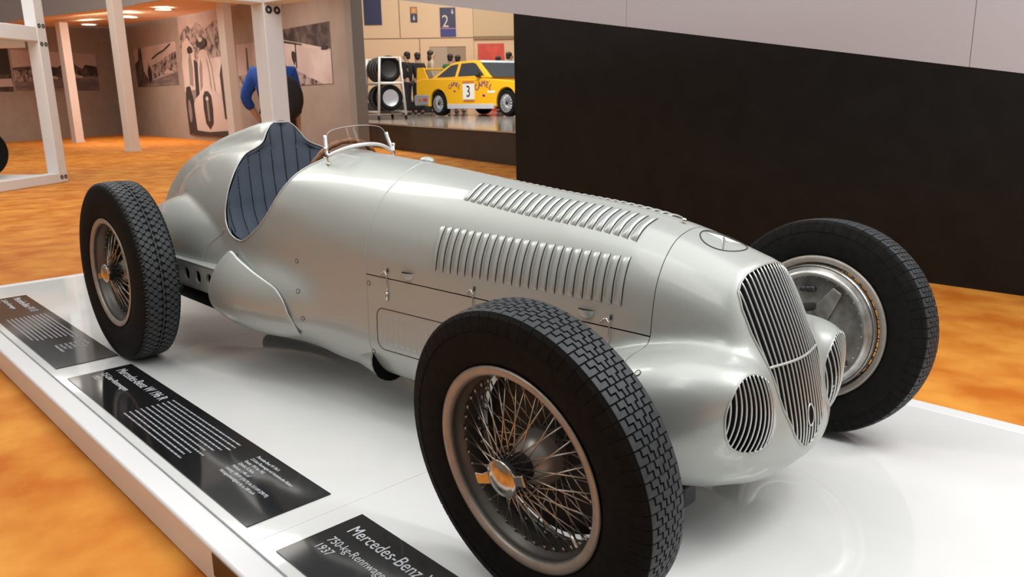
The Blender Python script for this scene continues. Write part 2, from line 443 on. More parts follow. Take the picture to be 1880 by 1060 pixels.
def surf_z(x, y):
    x, y = np.broadcast_arrays(np.asarray(x, float), np.asarray(y, float)); return first(lambda z: sdf(x, y, z), np.full(x.shape, 1.2), np.full(x.shape, .3))
V0, F0 = surface_nets(.011)
F0 = [tuple(q) for q in F0]
car = empty('racing_car', (0, 0, 0))
tag(car, 'silver vintage open-wheel racing car with louvred bonnet on the white platform', 'racing car')
Vb, Fb = cross_clip(V0, F0, lambda P: X1-GAP-P[:, 0]); Vb, Fb = cross_clip(Vb, Fb, g_cock)
body = obj('body_shell', Vb, Fb, SILVER, car)
Vf, Ff = cross_clip(V0, F0, lambda P: P[:, 0]-X1-GAP)
Vm, Fm = cross_clip(Vf, Ff, lambda P: X2-GAP-P[:, 0])
Vh, Fh = cross_clip(Vm, Fm, lambda P: P[:, 2]-zs_at(P[:, 0])-GAP*1.3)
bonnet = obj('bonnet', Vh, Fh, SILVER, car)
Vl, Fl = cross_clip(Vm, Fm, lambda P: zs_at(P[:, 0])-GAP-P[:, 2])
lower = obj('side_panel', Vl, Fl, SILVER, car)
Vn, Fn = cross_clip(Vf, Ff, lambda P: P[:, 0]-X2-GAP*.4)
Vn, Fn = cross_clip(Vn, Fn, g_grille); Vn, Fn = cross_clip(Vn, Fn, g_pod)
nose = obj('nose_cowl', Vn, Fn, SILVER, car)
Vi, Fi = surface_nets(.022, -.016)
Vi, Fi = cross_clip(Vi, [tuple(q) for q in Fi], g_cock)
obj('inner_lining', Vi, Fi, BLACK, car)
def nrm(P): return normals(np.atleast_2d(P))
def side_curve(pts, s=-1, off=0.):
    """(x, z) points -> points on the flank"""
    pts = np.array(pts); y = surf_y(pts[:, 0], pts[:, 1]); P = np.stack([pts[:, 0], y, pts[:, 1]], 1)
    if off: P = P+nrm(P)*off
    P[:, 1] *= -s if s < 0 else 1
    if s < 0: P[:, 1] = -np.abs(P[:, 1])
    return P
def mirror(P): return P*np.array([1, -1, 1])
# raised lips: scuttle seam, cockpit edge, grille surround
def section_curve(x, n=60, zmin=.2):
    th = np.linspace(-1, 1, n)*2.35
    P = np.stack([np.full(n, x), .45*np.sin(th), .5+.45*np.cos(th)], 1)
    P = project(P, 0, 12)
    for _ in range(3): P[:, 0] = x; P = project(P, 0, 6)
    return P[P[:, 2] > zmin]
MB().tube(section_curve(X1-.0003)+0, .0030, 6).build('seam_lip', SILVER, body, True)
zz = np.concatenate([np.linspace(1.112, .626, 44), [.618, .612, .609]])
Pa = side_curve(np.stack([np.interp(zz, XS_Z, XS_X), zz], 1), -1)
zz2 = np.concatenate([[.607, .608, .612], np.linspace(.62, .985, 36)])
Pb = side_curve(np.stack([np.interp(zz2, XFT_Z, XFT_X), zz2], 1), -1)
rim = np.vstack([Pa, Pb])
top_f = np.array([[np.interp(.999, XFT_Z, XFT_X), 0, surf_z(np.array([1.0]), np.array([0.]))[0]]])
loop = np.vstack([rim, top_f, mirror(rim)[::-1]])
MB().tube(loop, .0042, 6, closed=True).build('cockpit_lip', SILVER, body, True)
# ---- grille
SLATM = mat('grille_silver', (.62, .64, .62), .3, .7)
zg = np.concatenate([np.linspace(.266, .29, 6), np.linspace(.30, .74, 46), np.linspace(.742, .7555, 6)])
wg = np.maximum(np.interp(zg, GR_Z, GR_W), 0)
og = np.concatenate([np.stack([-wg, zg], 1), np.stack([wg, zg], 1)[::-1]])
xg = surf_x(og[:, 0], og[:, 1])
MB().tube(np.stack([xg, og[:, 0], og[:, 1]], 1), .0034, 6, closed=True).build('grille_surround', SILVER, nose, True)
def slat(mb, y, z0, z1, r=.0028, n=34):
    if z1-z0 < .015: return
    z = np.linspace(z0, z1, n); x = surf_x(np.full(n, abs(y)), z)
    mb.tube(np.stack([x-.001, np.full(n, y), z], 1), r, 6)
mb = MB()
for i in range(17):
    y = -.136+.017*i
    zc_ = np.linspace(.262, .757, 400); ins = np.interp(zc_, GR_Z, GR_W) > abs(y)
    if ins.any(): slat(mb, y, zc_[ins][0], zc_[ins][-1])
o = mb.build('radiator_grille', SLATM, nose, True)
yb = np.linspace(-.137, .137, 30)
MB().tube(np.stack([surf_x(yb, np.full(30, .513))+.001, yb, np.full(30, .513)], 1), .0038, 8).build('grille_bar', SILVER, o, True)
q = np.linspace(0, 2*PI, 28, endpoint=False); yc = .0165*np.cos(q); zc_ = .358+.030*np.sin(q)
MB().tube(np.stack([surf_x(yc, zc_)+.0035, yc, zc_], 1), .0024, 6, closed=True).build('crank_hole_rim', SLATM, o, True)
xc_ = float(surf_x(0., .36))
MB().add(np.stack([surf_x(yc, zc_)+.0040, yc, zc_], 1), [tuple(range(28))]).build('crank_hole', BLACK, o)
for s in (-1, 1):
    q = np.linspace(0, 2*PI, 48, endpoint=False); zp = PODO[1]+PODO[3]*np.sin(q); yp = PODO[0]+.12*(zp-PODO[1])+PODO[2]*np.cos(q)
    mb = MB().tube(np.stack([surf_x(yp, zp), s*yp, zp], 1), .0032, 8, closed=True)
    pr = mb.build('duct_surround', SILVER, nose, True)
    mb = MB();
    for i in range(13):
        y = PODO[0]-.0870+.0145*i
        zt = np.linspace(PODO[1]-PODO[3]*1.05, PODO[1]+PODO[3]*1.05, 300)
        ins = g_pod(np.stack([np.full(300, 3.0), np.full(300, y), zt], 1)) < 0
        if ins.sum() > 8:
            z = np.linspace(zt[ins][0], zt[ins][-1], 26); xe = surf_x(np.full(2, y), z[[0, -1]]); t_ = np.linspace(0, 1, 26)
            x = xe[0]+(xe[1]-xe[0])*t_+.030*((z[-1]-z[0])/.22)**2*4*t_*(1-t_)
            mb.tube(np.stack([x, np.full(26, s*y), z], 1), .0027, 6)
    mb.build('duct_grille', SLATM, nose, True)
# ---- star badge on the nose
BADGE = mat('badge_black', (.01, .01, .01), .4)
cxs, rr_ = 2.832, .0655
q = np.linspace(0, 2*PI, 48, endpoint=False); xr, yr = cxs+rr_*np.cos(q), rr_*np.sin(q)
MB().tube(np.stack([xr, yr, surf_z(xr, yr)+.0005], 1), .0018, 6, closed=True).build('badge_ring', BADGE, nose, True)
pts = []; 
for i in range(6):
    a = PI+i*PI/3; r = .062 if i % 2 == 0 else .0085
    pts.append((cxs+r*math.cos(a), r*math.sin(a)))
pts = np.array(pts); zt = surf_z(pts[:, 0], pts[:, 1])
v = [(x, y, z+.0012) for (x, y), z in zip(pts, zt)]+[(cxs, 0, float(surf_z(cxs, 0.))+.012)]
f = [(i, (i+1) % 6, 6) for i in range(6)]
MB().add(v, f).build('star_badge', SLATM, nose)
mb = MB()
for i in range(3):
    a = v[i*2]; mb.tube([np.array(a)+[0, 0, .0008], np.array(v[6])+[0, 0, .0008]], .0009, 5)
mb.build('star_outline', BADGE, nose)
LIT = mat('seam_black', (.006, .006, .006), .7)
# ---- louvres: pressed ribs raised from the skin
def ribs(mb, xs_list, t0, t1, mode, h=.0100, wid=.0315, nu=9, nv=18, sides=(-1, 1), sym=False, lean=0., mouth=None):
    for xx in xs_list:
        uu = np.linspace(-.5, .5, nu); vv = np.linspace(0, 1, nv)
        U, W_ = np.meshgrid(uu, vv, indexing='ij')
        a0, a1 = t0(xx), t1(xx)
        T = a0+(a1-a0)*W_; X = xx+U*wid+lean*(W_-.5)
        if mode == 'y': Yv = surf_y(X, T); P = np.stack([X, Yv, T], -1)
        else: Zv = surf_z(X, T); P = np.stack([X, T, Zv], -1)
        P = P.reshape(-1, 3); N_ = nrm(P)
        if sym: prof = np.cos(PI*U)**1.0
        else: prof = np.where(U < .36, np.sin(np.clip((U+.5)/.86, 0, 1)*PI/2)**1.3, np.clip((.5-U)/.14, 0, 1)**.5)
        env = np.clip(1-(2*W_-1)**6, 0, 1)**.7
        if mouth is not None:
            k_ = slice((nu-2)*nv, (nu-1)*nv); A_ = P[k_]+N_[k_]*.0004+np.array([.0042, 0, 0]); hh_ = (h*.30*env[nu-2]).reshape(-1, 1); B_ = A_+N_[k_]*hh_-np.array([.0018, 0, 0])
            for s in sides:
                n0 = len(mouth.v); mouth.add(np.vstack([A_, B_])*np.array([1, s, 1]), [(j, j+1, nv+j+1, nv+j) for j in range(nv-1)])
        P = P+N_*((h*prof*env-.0012).reshape(-1, 1))
        for s in sides:
            Q = P*np.array([1, s, 1]); f = []
            for i in range(nu-1):
                for j in range(nv-1): f.append((i*nv+j, (i+1)*nv+j, (i+1)*nv+j+1, i*nv+j+1))
            mb.add(Q, f)
lx = np.linspace(1.865, 2.622, 23)
for s in (-1, 1):
    mb = MB(); mo = MB(); ribs(mb, lx, lambda x: .626-(x-1.865)*.008, lambda x: .779-(x-1.865)*.026, 'y', sides=(s,), mouth=mo)
    mb.build('side_louvres', SILVER, bonnet, True); mo.build('louvre_slots', LIT, bonnet)
    mb = MB(); mo = MB(); ribs(mb, np.linspace(1.895, 2.617, 23), lambda x: .150-(x-1.895)*.012, lambda x: .064-(x-1.895)*.042, 'z', sides=(s,), mouth=mo)
    mb.build('top_louvres', SILVER, bonnet, True); mo.build('louvre_slots', LIT, bonnet)
# ---- louvred inspection cover low on the engine side
for s in (-1, 1):
    x0, x1, z0, z1, r = 1.552, 2.02, .283, .446, .035
    pl = []
    for (cx_, cz_, a0) in ((x1-r, z1-r, 0), (x0+r, z1-r, 90), (x0+r, z0+r, 180), (x1-r, z0+r, 270)):
        for k in range(7): a = math.radians(a0+15*k); pl.append((cx_+r*math.cos(a), cz_+r*math.sin(a)))
    dense = []
    for i in range(len(pl)):
        a, b = np.array(pl[i]), np.array(pl[(i+1) % len(pl)]); m = max(1, int(np.linalg.norm(b-a)/.02))
        dense += [tuple(a+(b-a)*k/m) for k in range(m)]
    P = side_curve(dense, s); 
    P[:, 1] = s*np.abs(P[:, 1])
    cv = MB().tube(P, .0018, 5, closed=True).build('cover_seam', LIT, lower, True)
    mb = MB(); ribs(mb, np.linspace(1.592, 1.985, 13), lambda x: .305, lambda x: .425, 'y', .006, .026, sides=(s,), sym=True)
    mb.build('cover_louvres', SILVER, lower, True)
# ---- fasteners, scoops, latches
for (x, z) in ((.618,.540),(1.078,.569),(1.109,.451),(1.132,.339),(1.516,.535),(1.512,.262),(2.811,.50)):
    for s in (-1, 1):
        y = float(surf_y(x, z)); P = np.array([[x, y, z]]); n_ = nrm(P)[0]; P = P[0]*[1, s, 1]; n_ = n_*[1, s, 1]
        qv = Vector(n_).to_track_quat('Z', 'Y'); mb = MB()
        mb.tube([Vector(P)+qv @ Vector((.0085*math.cos(a), .0085*math.sin(a), .0008)) for a in np.linspace(0, 2*PI, 18, endpoint=False)], .0013, 5, closed=True)
        fs = mb.build('fastener', DARKMETAL, body if x < 1.5 else (nose if x > 2.74 else lower), True)
        MB().disc(Vector(P)+Vector(n_)*.0012, .0078, n_, 18).build('fastener_head', SILVER, fs)
for x, z in ((1.735, .602), (2.517, .592)):
    for s in (-1, 1):
        nu, nv = 13, 9; vv = []; ff = []
        for i in range(nu):
            for j in range(nv):
                a = PI*i/(nu-1); rr = j/(nv-1)
                X = x+.030*math.cos(a)*rr; Z = z-.030*math.sin(a)*rr
                vv.append((X, Z, .016*math.sqrt(max(0, 1-rr*rr))))
        vv = np.array(vv); yy = surf_y(vv[:, 0], vv[:, 1]); P = np.stack([vv[:, 0], yy, vv[:, 1]], 1); P = P+nrm(P)*(vv[:, 2:3]); P = P*[1, s, 1]
        for i in range(nu-1):
            for j in range(nv-1): ff.append((i*nv+j, (i+1)*nv+j, (i+1)*nv+j+1, i*nv+j+1))
        sc = MB().add(P, ff).build('bonnet_scoop', SILVER, bonnet, True)
        xx = np.linspace(x-.03, x+.03, 9); hh = .016*np.sqrt(np.clip(1-((xx-x)/.03)**2, 0, 1))
        A = np.stack([xx, surf_y(xx, np.full(9, z+.0005)), np.full(9, z+.0005)], 1); B = A+nrm(A)*hh[:, None]
        MB().add(np.vstack([A, B])*[1, s, 1], [(i, i+1, 10+i, 9+i) for i in range(8)]).build('scoop_mouth', BLACK, sc)
for x in (1.622, 2.06, 2.60):
    ZS = float(zs_at(x))
    for s in (-1, 1):
        P = side_curve([(x-.03, ZS+.008), (x-.022, ZS+.022), (x-.006, ZS+.026), (x+.003, ZS+.012), (x+.004, ZS-.03), (x+.002, ZS-.055)], s, .006); P[:, 1] = s*np.abs(P[:, 1])
        lt = MB().tube(P, .0024, 6).build('bonnet_latch', CHROME, lower, True)
        P2 = side_curve([(x+.006, ZS+.040), (x+.006, ZS+.024)], s, .004); P2[:, 1] = s*np.abs(P2[:, 1])
        MB().tube(P2, .003, 6).build('latch_eye', DARKMETAL, lt, True)
        P3 = side_curve([(x+.002, ZS-.05), (x+.0, ZS-.082)], s, .006); P3[:, 1] = s*np.abs(P3[:, 1])
        MB().tube(P3, .005, 8).build('latch_handle', CHROME, lt, True)
# little knob at the rear of the star, blister in front of the windscreen
z_ = float(surf_z(2.70, 0.)); MB().sphere((2.70, .0, z_+.008), .008).lathe([(z_-.002, .004), (z_+.008, .004)], 10, 'z', (2.70, 0, 0)).build('bonnet_catch', CHROME, bonnet, True)
z_ = float(surf_z(1.47, .03)); MB().sphere((1.47, .03, z_+.002), .030, 20, 12, (1.3, .85, .62)).build('filler_blister', SILVER, body, True)
for s in (-1, 1):
    P = side_curve(catmull([(.462, .640), (.411, .604), (.361, .569), (.325, .532), (.301, .499), (.292, .472)], 6), s, .0005); P[:, 1] = s*np.abs(P[:, 1])
    MB().tube(P, .0026, 6).build('panel_bead', SILVER, body, True)
# ---- raised shield over the trailing arm
for s in (-1, 1):
    nu, nv = 44, 26; top = [(.515,.440),(.525,.478),(.555,.535),(.60,.554),(.66,.535),(.80,.500),(.93,.470),(1.00,.448),(1.05,.405),(1.075,.345),(1.085,.27)]
    top = catmull(top, 8); tx = top[:, 0]; tz = top[:, 1]
    xx = np.linspace(.515, 1.085, nu); zt = np.interp(xx, tx, tz); zb = np.interp(xx, [.515, .54, .6, .8, 1.0, 1.085], [.270, .250, .235, .228, .236, .262])
    W_ = np.linspace(0, 1, nv)[None, :]; Z = zb[:, None]+(zt-zb)[:, None]*W_; X = np.repeat(xx[:, None], nv, 1)
    Yv = surf_y(X, Z); P = np.stack([X, Yv, Z], -1).reshape(-1, 3); N_ = nrm(P)
    bul = .004+.012*np.exp(-((X-.80)/.28)**2-((Z-.36)/.08)**2)+.050*np.clip(1-(X-.515)/.52, 0, 1)**1.3*np.sin(PI*(W_*.92+.04))**.55
    P = P+N_*bul.reshape(-1, 1); P = P*[1, s, 1]; f = [(i*nv+j, (i+1)*nv+j, (i+1)*nv+j+1, i*nv+j+1) for i in range(nu-1) for j in range(nv-1)]
    o = obj('side_shield', P, f, SILVER, car)
    md = o.modifiers.new('thick', 'SOLIDIFY'); md.thickness = .006; md.offset = -1 if s > 0 else 1
# ---- drilled suspension lever running back to the axle
for s in (-1, 1):
    xa, xb, yl, zb_, zt_ = -.36, .515, s*.470, .352, .468
    n = 7; wv = (xb-xa)/n; mb = MB()
    for side in (0, .012):
        y = yl+s*side*-1
        for i in range(n):
            cx_ = xa+wv*(i+.5); cz_ = (zb_+zt_)/2; r = .033; ring = []; sq = []
            for k in range(24):
                a = 2*PI*k/24+PI/4; ring.append((cx_+r*math.cos(a), y, cz_+r*math.sin(a)))
                m = max(abs(math.cos(a)), abs(math.sin(a))); sq.append((cx_+wv/2*math.cos(a)/m, y, cz_+(zt_-zb_)/2*math.sin(a)/m))
            mb.add(ring+sq, [(k, (k+1) % 24, 24+(k+1) % 24, 24+k) for k in range(24)])
    for i in range(n):
        cx_ = xa+wv*(i+.5); mb.lathe([(yl, .033), (yl-s*.012, .033)], 24, 'y', (cx_, 0, (zb_+zt_)/2))
    mb.box((xa, min(yl, yl-s*.06), zt_-.002), (xb, max(yl, yl-s*.06), zt_+.006)); mb.box((xa, min(yl, yl-s*.06), zb_-.006), (xb, max(yl, yl-s*.06), zb_+.002))
    lv = mb.build('drilled_lever', SILVER, car)
    MB().box((xa, min(yl-s*.03, yl-s*.055), zb_), (xb, max(yl-s*.03, yl-s*.055), zt_)).build('lever_web', BLACK, lv)
    mb = MB().tube([(-.55, s*.30, .275), (-.2, s*.33, .27), (.32, s*.33, .265), (.46, s*.31, .27)], [.05, .062, .062, .03], 16)
    mb.build('exhaust_pipe', BLACK, car, True)
    MB().sphere((.18, s*.535, .25), .022).tube([(.15, s*.50, .36), (.18, s*.535, .25)], .014).tube([(.10, s*.44, .34), (.19, s*.55, .30)], .02).build('shock_absorber_link', DARKMETAL, car, True)
    MB().lathe([(s*.30, .035), (s*.60, .035)], 16, 'y', (0, 0, .429)).build('half_shaft', DARKMETAL, car, True)
    # flared duct low on the scuttle
    P = []; nsec = 10; nr = 22
    for i in range(nsec):
        t = i/(nsec-1); r = .045+.04*t**1.5; x = 1.22+.30*t
        for k in range(nr):
            a = 2*PI*k/nr; P.append((x-.02*t*math.sin(a), s*(.238+r*math.cos(a)), .212+r*.95*math.sin(a)-.004*t))
    f = [(i*nr+k, i*nr+(k+1) % nr, (i+1)*nr+(k+1) % nr, (i+1)*nr+k) for i in range(nsec-1) for k in range(nr)]
    du = MB().add(P, f).build('under_duct', SILVER, car, True)
    last = np.array(P[-nr:]); MB().add(last*[1, 1, 1]-np.array([.006, 0, 0]), [tuple(range(nr))]).build('duct_mouth', BLACK, du)
    # front suspension arms between the nose and the wheels
    mb = MB().tube([(2.74, s*.36, .33), (2.80, s*.68, .31)], .018, 10).tube([(2.90, s*.36, .33), (2.81, s*.68, .31)], .018, 10).tube([(2.76, s*.38, .50), (2.80, s*.68, .47)], .015, 10)
    mb.build('wishbone', DARKMETAL, car, True)
    MB().box((2.84, min(s*.20, s*.26), .095), (2.90, max(s*.20, s*.26), .16)).build('jacking_bracket', DARKMETAL, car, bevel=.008)
# ---- seat
nu, nv = 90, 60; zs_ = np.concatenate([np.linspace(.34, 1.0, 38), np.linspace(1.01, 1.113, 22)])
xs__ = np.interp(zs_, [.34, .5, .6, .65]+XS_Z[5:], [.66, .58, .52, .49]+XS_X[5:])
hw = surf_y(np.maximum(xs__, .36), zs_)-.008; hw = np.where(zs_ < .62, .352, hw); hw[-1] = .004
Pts = []; 
for j in range(nv):
    for i in range(nu):
        u = -1+2*i/(nu-1); y = u*hw[j]
        dish = .055*(1-u*u)*min(1, (1.12-zs_[j])/.25)
        ch = .012*abs(math.sin(PI*y/.068))**.5*min(1, hw[j]/.08)
        Pts.append((xs__[j]-.004-dish+ch*.9, y, zs_[j]))
f = [(j*nu+i, j*nu+i+1, (j+1)*nu+i+1, (j+1)*nu+i) for j in range(nv-1) for i in range(nu-1)]
seat = obj('seat', Pts, f, SEATM, car)
mb = MB(); PA = np.array(Pts).reshape(nv, nu, 3)
for k in range(-5, 6):
    yk = (k+.5-.5)*.068+.034*0
    if abs(yk) > .345: continue
    L_ = []
    for j in range(nv):
        if hw[j] > abs(yk)+.012:
            L_.append((np.interp(yk+.0, PA[j, :, 1], PA[j, :, 0])+.0022, yk, zs_[j]))
    if len(L_) > 3: mb.tube(L_, .0022, 5)
mb.build('seat_seams', mat('seam_thread', (.012, .016, .024), .8), seat, True)
# ---- steering wheel
sw = empty('steering_wheel', (.875, .02, .853), parent=car, rot=(0, math.radians(-72), 0))
q = np.linspace(0, 2*PI, 64, endpoint=False)
MB().tube([(.192*math.cos(a), .192*math.sin(a), 0) for a in q], [.0125+.0022*math.cos(18*a) for a in q], 10, closed=True).build('wheel_rim', WOOD, sw, True)
mb = MB()
for k in range(4): a = PI/4+k*PI/2; mb.tube([(0, 0, -.02), (.19*math.cos(a), .19*math.sin(a), 0)], .006, 8)
mb.build('wheel_spokes', STEEL, sw, True); MB().lathe([(-.05, .03), (-.01, .03), (-.005, .001)], 24, 'z').build('wheel_hub', STEEL, sw, True)
# ---- aero screen
GLASS = bpy.data.materials.new('clear_screen'); GLASS.use_nodes = True
n = GLASS.node_tree; n.nodes.clear(); out = n.nodes.new('ShaderNodeOutputMaterial'); mx = n.nodes.new('ShaderNodeMixShader'); tr = n.nodes.new('ShaderNodeBsdfTransparent'); gl = n.nodes.new('ShaderNodeBsdfGlossy'); fr = n.nodes.new('ShaderNodeFresnel')
tr.inputs[0].default_value = (.85, .83, .81, 1); gl.inputs['Roughness'].default_value = .03; fr.inputs[0].default_value = 1.14
n.links.new(fr.outputs[0], mx.inputs[0]); n.links.new(tr.outputs[0], mx.inputs[1]); n.links.new(gl.outputs[0], mx.inputs[2]); n.links.new(mx.outputs[0], out.inputs[0])
def scr(a, t):
    """a: -1..1 across, t: 0 bottom .. 1 top"""
    yb = .166*a; xb = 1.052+.050*(1-a*a); zb = .985+.043*(1-abs(a)**2.2)
    yt = .150*a; xt = 1.022+.045*(1-a*a); zt = 1.085+.020*(1-a*a)
    tt = t*(1-.22*abs(a)**12)
    return np.array([xb+(xt-xb)*tt, yb+(yt-yb)*tt, zb+(zt-zb)*tt])
ws = empty('windscreen', (0, 0, 0), parent=car)
na, nt_ = 40, 10
P = [scr(-1+2*i/(na-1), j/(nt_-1)) for j in range(nt_) for i in range(na)]
obj('screen_pane', P, [(j*na+i, j*na+i+1, (j+1)*na+i+1, (j+1)*na+i) for j in range(nt_-1) for i in range(na-1)], GLASS, ws)
PALEM = mat('satin_white_metal', (.74, .76, .77), .25, .25)
left = [scr(-1, t) for t in np.linspace(.23, 0, 4)]
left = [scr(-1, t)+np.array([0, -.003, 0]) for t in (1.0, .9, .8, .65, .5, .35, .2, .08)]
left = [np.array([q_[0], q_[1], 1.068-(1.068-.995)*i/7]) for i, q_ in enumerate(left)]
bot = [scr(a, -.0)-np.array([0, 0, .002]) for a in np.linspace(-.97, .97, 30)]
right = [q_*[1, -1, 1] for q_ in left[::-1]]
MB().tube(left+bot+right, .0080, 10).build('screen_frame', PALEM, ws, True)
MB().tube([scr(a, 1.) for a in np.linspace(-1, 1, 40)], .0014, 5).build('screen_edge', mat('glass_edge', (.55, .56, .55), .25), ws, True)
for s in (-1, 1):
    z_ = float(surf_z(1.055, .166))
    MB().tube([(1.058, s*.172, 1.012), (1.060, s*.168, z_-.004)], [.006, .005], 8).sphere((1.055, s*.174, 1.012), .010).sphere((1.060, s*.168, z_+.003), .011, 12, 8, (1, 1, .7)).build('screen_bracket', CHROME, ws, True)
# ------------------------------------------------------------------ wheels
RIMPAINT = noise_mat('rim_steel', (.33, .30, .26), (.40, .36, .32), 25, .45, 4, metal=.55)
BARREL = mat('rim_barrel_shade', (.13, .12, .11), .42, .6)  # darker than the rim: shade inside the wheel put into the colour
HUBM = mat('hub_satin', (.36, .345, .33), .34, .5)
CAPM = noise_mat('cap_steel', (.50, .46, .40), (.60, .56, .50), 60, .2, 4, metal=1.)
def tyre_profile(R, rr, w):
    h = w/2
    return [(h*.80, rr), (h*.90, rr+.012), (h*.985, rr+(R-rr)*.30), (h*1.0, rr+(R-rr)*.50), (h*.965, rr+(R-rr)*.70), (h*.88, R-.016), (h*.78, R-.0095), (h*.55, R-.0065), (h*.28, R-.0052), (0, R-.005)]
def make_wheel(pos, side, R, rr, w, camber, steer, pat, inner):
    wh = empty('wire_wheel', pos, parent=car, rot=(-camber*side, 0, steer))
    # tyre carcass
    hp = tyre_profile(R, rr, w); pts = np.array(hp); full = np.vstack([pts*[1, 1], (pts*[-1, 1])[::-1][1:]])
    fine = catmull(full, 5); fine = [tuple(p) for p in fine]
    mb = MB().lathe(fine, 120, 'y')
    ty = mb.build('tyre', RUBBER, wh, True)
    # tread blocks wrapped onto the carcass
    def rad(y): return np.interp(abs(y), [p[0] for p in hp][::-1][:6], [p[1] for p in hp][::-1][:6])
    mb = MB()
    def block(poly, hgt, inset=.0007):
        """poly = [(arc length, y)]"""
        P = np.array(poly); c = P.mean(0); v = []
        for base in (0, 1):
            Q = P if base == 0 else c+(P-c)*(1-inset*2/max(np.ptp(P[:, 1]), .004))
            for s_, y in Q:
                r = rad(y)+(hgt if base else -.002); a = s_/R
                v.append((r*math.cos(a), y, r*math.sin(a)))
        m = len(poly); mb.add(v, [tuple(range(m, 2*m))]+[(i, (i+1) % m, m+(i+1) % m, m+i) for i in range(m)])
    circ = 2*PI*R
    if pat == 'zig':
        n = 72; p = circ/n; g = .0040; hw = w/2
        B = [-hw*.80, -hw*.46, -hw*.155, hw*.155, hw*.46, hw*.80]; A = [0, .0072, .0042, -.0042, -.0072, 0]
        for i in range(n):
            for k in range(5):
                off = 0
                gl = g*(.34 if k in (0, 4) else .22); s0, s1 = i*p+gl+off, (i+1)*p-gl+off; sm = (s0+s1)/2; yl, yr = B[k]+g/2, B[k+1]-g/2; al, ar = A[k], A[k+1]
                if k == 2: pass
                ml = sm+g*.5*np.sign(al); mr_ = sm-g*.5*np.sign(ar)
                block([(s0, yl+al), (ml, yl+al), (ml, yl-al), (s1, yl-al), (s1, yr-ar), (mr_, yr-ar), (mr_, yr+ar), (s0, yr+ar)], .0062)
        for i in range(n):                                   # shoulder lugs
            for s in (-1, 1):
                s0 = i*p+.0009; s1 = (i+1)*p-.0009; v = []
                prof = [(hw*.80, R-.0055), (hw*.88, R-.0130), (hw*.965, rr+(R-rr)*.73), (hw*.99, rr+(R-rr)*.66)]
                for (y, r) in prof:
                    for a in (s0/R, s1/R): v.append((r*math.cos(a)*1.0, s*(y+.0004), r*math.sin(a)))
                for (y, r) in prof:
                    for a in (s0/R, s1/R): v.append(((r-.006)*math.cos(a), s*(y-.002), (r-.006)*math.sin(a)))
                f = [(2*q, 2*q+1, 2*q+3, 2*q+2) for q in range(3)]+[(2*q, 2*q+2, 10+2*q, 8+2*q) for q in range(3)]+[(2*q+1, 9+2*q, 11+2*q, 2*q+3) for q in range(3)]
                lug_v.append(v); lug_f.append(f)
    else:
        n = 76; p = circ/n; hw = w/2
        cols = [-.80, -.60, -.40, -.20, .20, .40, .60, .80]
        for i in range(n):
            for k, c_ in enumerate(cols):
                y = c_*hw*.98; s0 = i*p+(p/2 if k % 2 else 0); a, b = p*.385, hw*.135
                block([(s0-a, y-b*.3), (s0-a*.3, y-b), (s0+a*.3, y-b), (s0+a, y-b*.3), (s0+a, y+b*.3), (s0+a*.3, y+b), (s0-a*.3, y+b), (s0-a, y+b*.3)], .0062)
            s0 = i*p
            block([(s0-p*.5, -hw*.07), (s0, -hw*.025), (s0+p*.5, -hw*.07), (s0+p*.5, hw*.02), (s0, hw*.07), (s0-p*.5, hw*.02)], .0062)
    tr_ = mb.build('tread', TREAD, ty)
    if pat == 'zig':
        for sd in (0, 1):
            m2 = MB()
            for v, f in list(zip(lug_v, lug_f))[sd::2]: m2.add(v, f)
            m2.build('shoulder_lugs', RUBBER, ty)
        lug_v.clear(); lug_f.clear()
    # the tyre flattens where it stands on the deck
    Mw_ = Matrix.Translation(pos) @ Euler(wh.rotation_euler).to_matrix().to_4x4(); Mi_ = Mw_.inverted()
    for o_ in [ty]+list(ty.children):
        for v_ in o_.data.vertices:
            p_ = Mw_ @ v_.co
            if p_.z < .0012: p_.z = .0012; v_.co = Mi_ @ p_
    # rim
    k = w*.43
    half_ = [(k, rr-.004), (k+.003, rr+.001), (k+.0045, rr-.005), (k+.003, rr-.017), (k-.002, rr-.0215), (k-.012, rr-.0225), (k-.030, rr-.0235), (k-.034, rr-.033), (k*.12, rr-.034)]
    ri = MB().lathe(half_[:6], 96, 'y').lathe([(-a_, r_) for a_, r_ in half_[:6]], 96, 'y').build('rim', RIMPAINT, wh, True)
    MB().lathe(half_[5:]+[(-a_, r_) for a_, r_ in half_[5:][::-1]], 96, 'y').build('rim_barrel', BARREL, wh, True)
    md = ri.modifiers.new('thick', 'SOLIDIFY'); md.thickness = .003; md.offset = 0
    # hub, spokes, spinner
    out = side
    hy = .095 if not inner else .085
    MB().lathe([(out*(hy), .030), (out*(hy-.012), .036), (out*(hy-.02), .030), (out*.03, .034), (out*.005, .050), (-out*.035, .062), (-out*.05, .064)], 40, 'y').build('hub', DARKMETAL, wh, True)
    MB().lathe([(out*.040, .002), (out*.037, .022), (out*.026, .044), (out*.008, .060), (-out*.016, .069), (-out*.050, .070)], 40, 'y').build('hub_shell', HUBM, wh, True)
    mb = MB(); ns = 20
    for i in range(ns):
        a0 = 2*PI*i/ns
        for (yr, yh, rh, tw) in ((.022, hy-.016, .034, .62), (.022, hy-.016, .034, -.62), (-.022, -.03, .064, .55), (-.022, -.03, .064, -.55)):
            b0 = a0+(.5*2*PI/ns if tw < 0 else 0)+yr*8
            r1 = rr-.033
            A_ = np.array([rh*math.cos(b0+tw), out*yh, rh*math.sin(b0+tw)]); B_ = np.array([r1*math.cos(b0), out*yr, r1*math.sin(b0)])
            mb.tube([A_, B_], .0020, 6)
            mb.tube([B_+(A_-B_)*.07, B_], .0034, 5)
    mb.build('spokes', STEEL, wh, True)
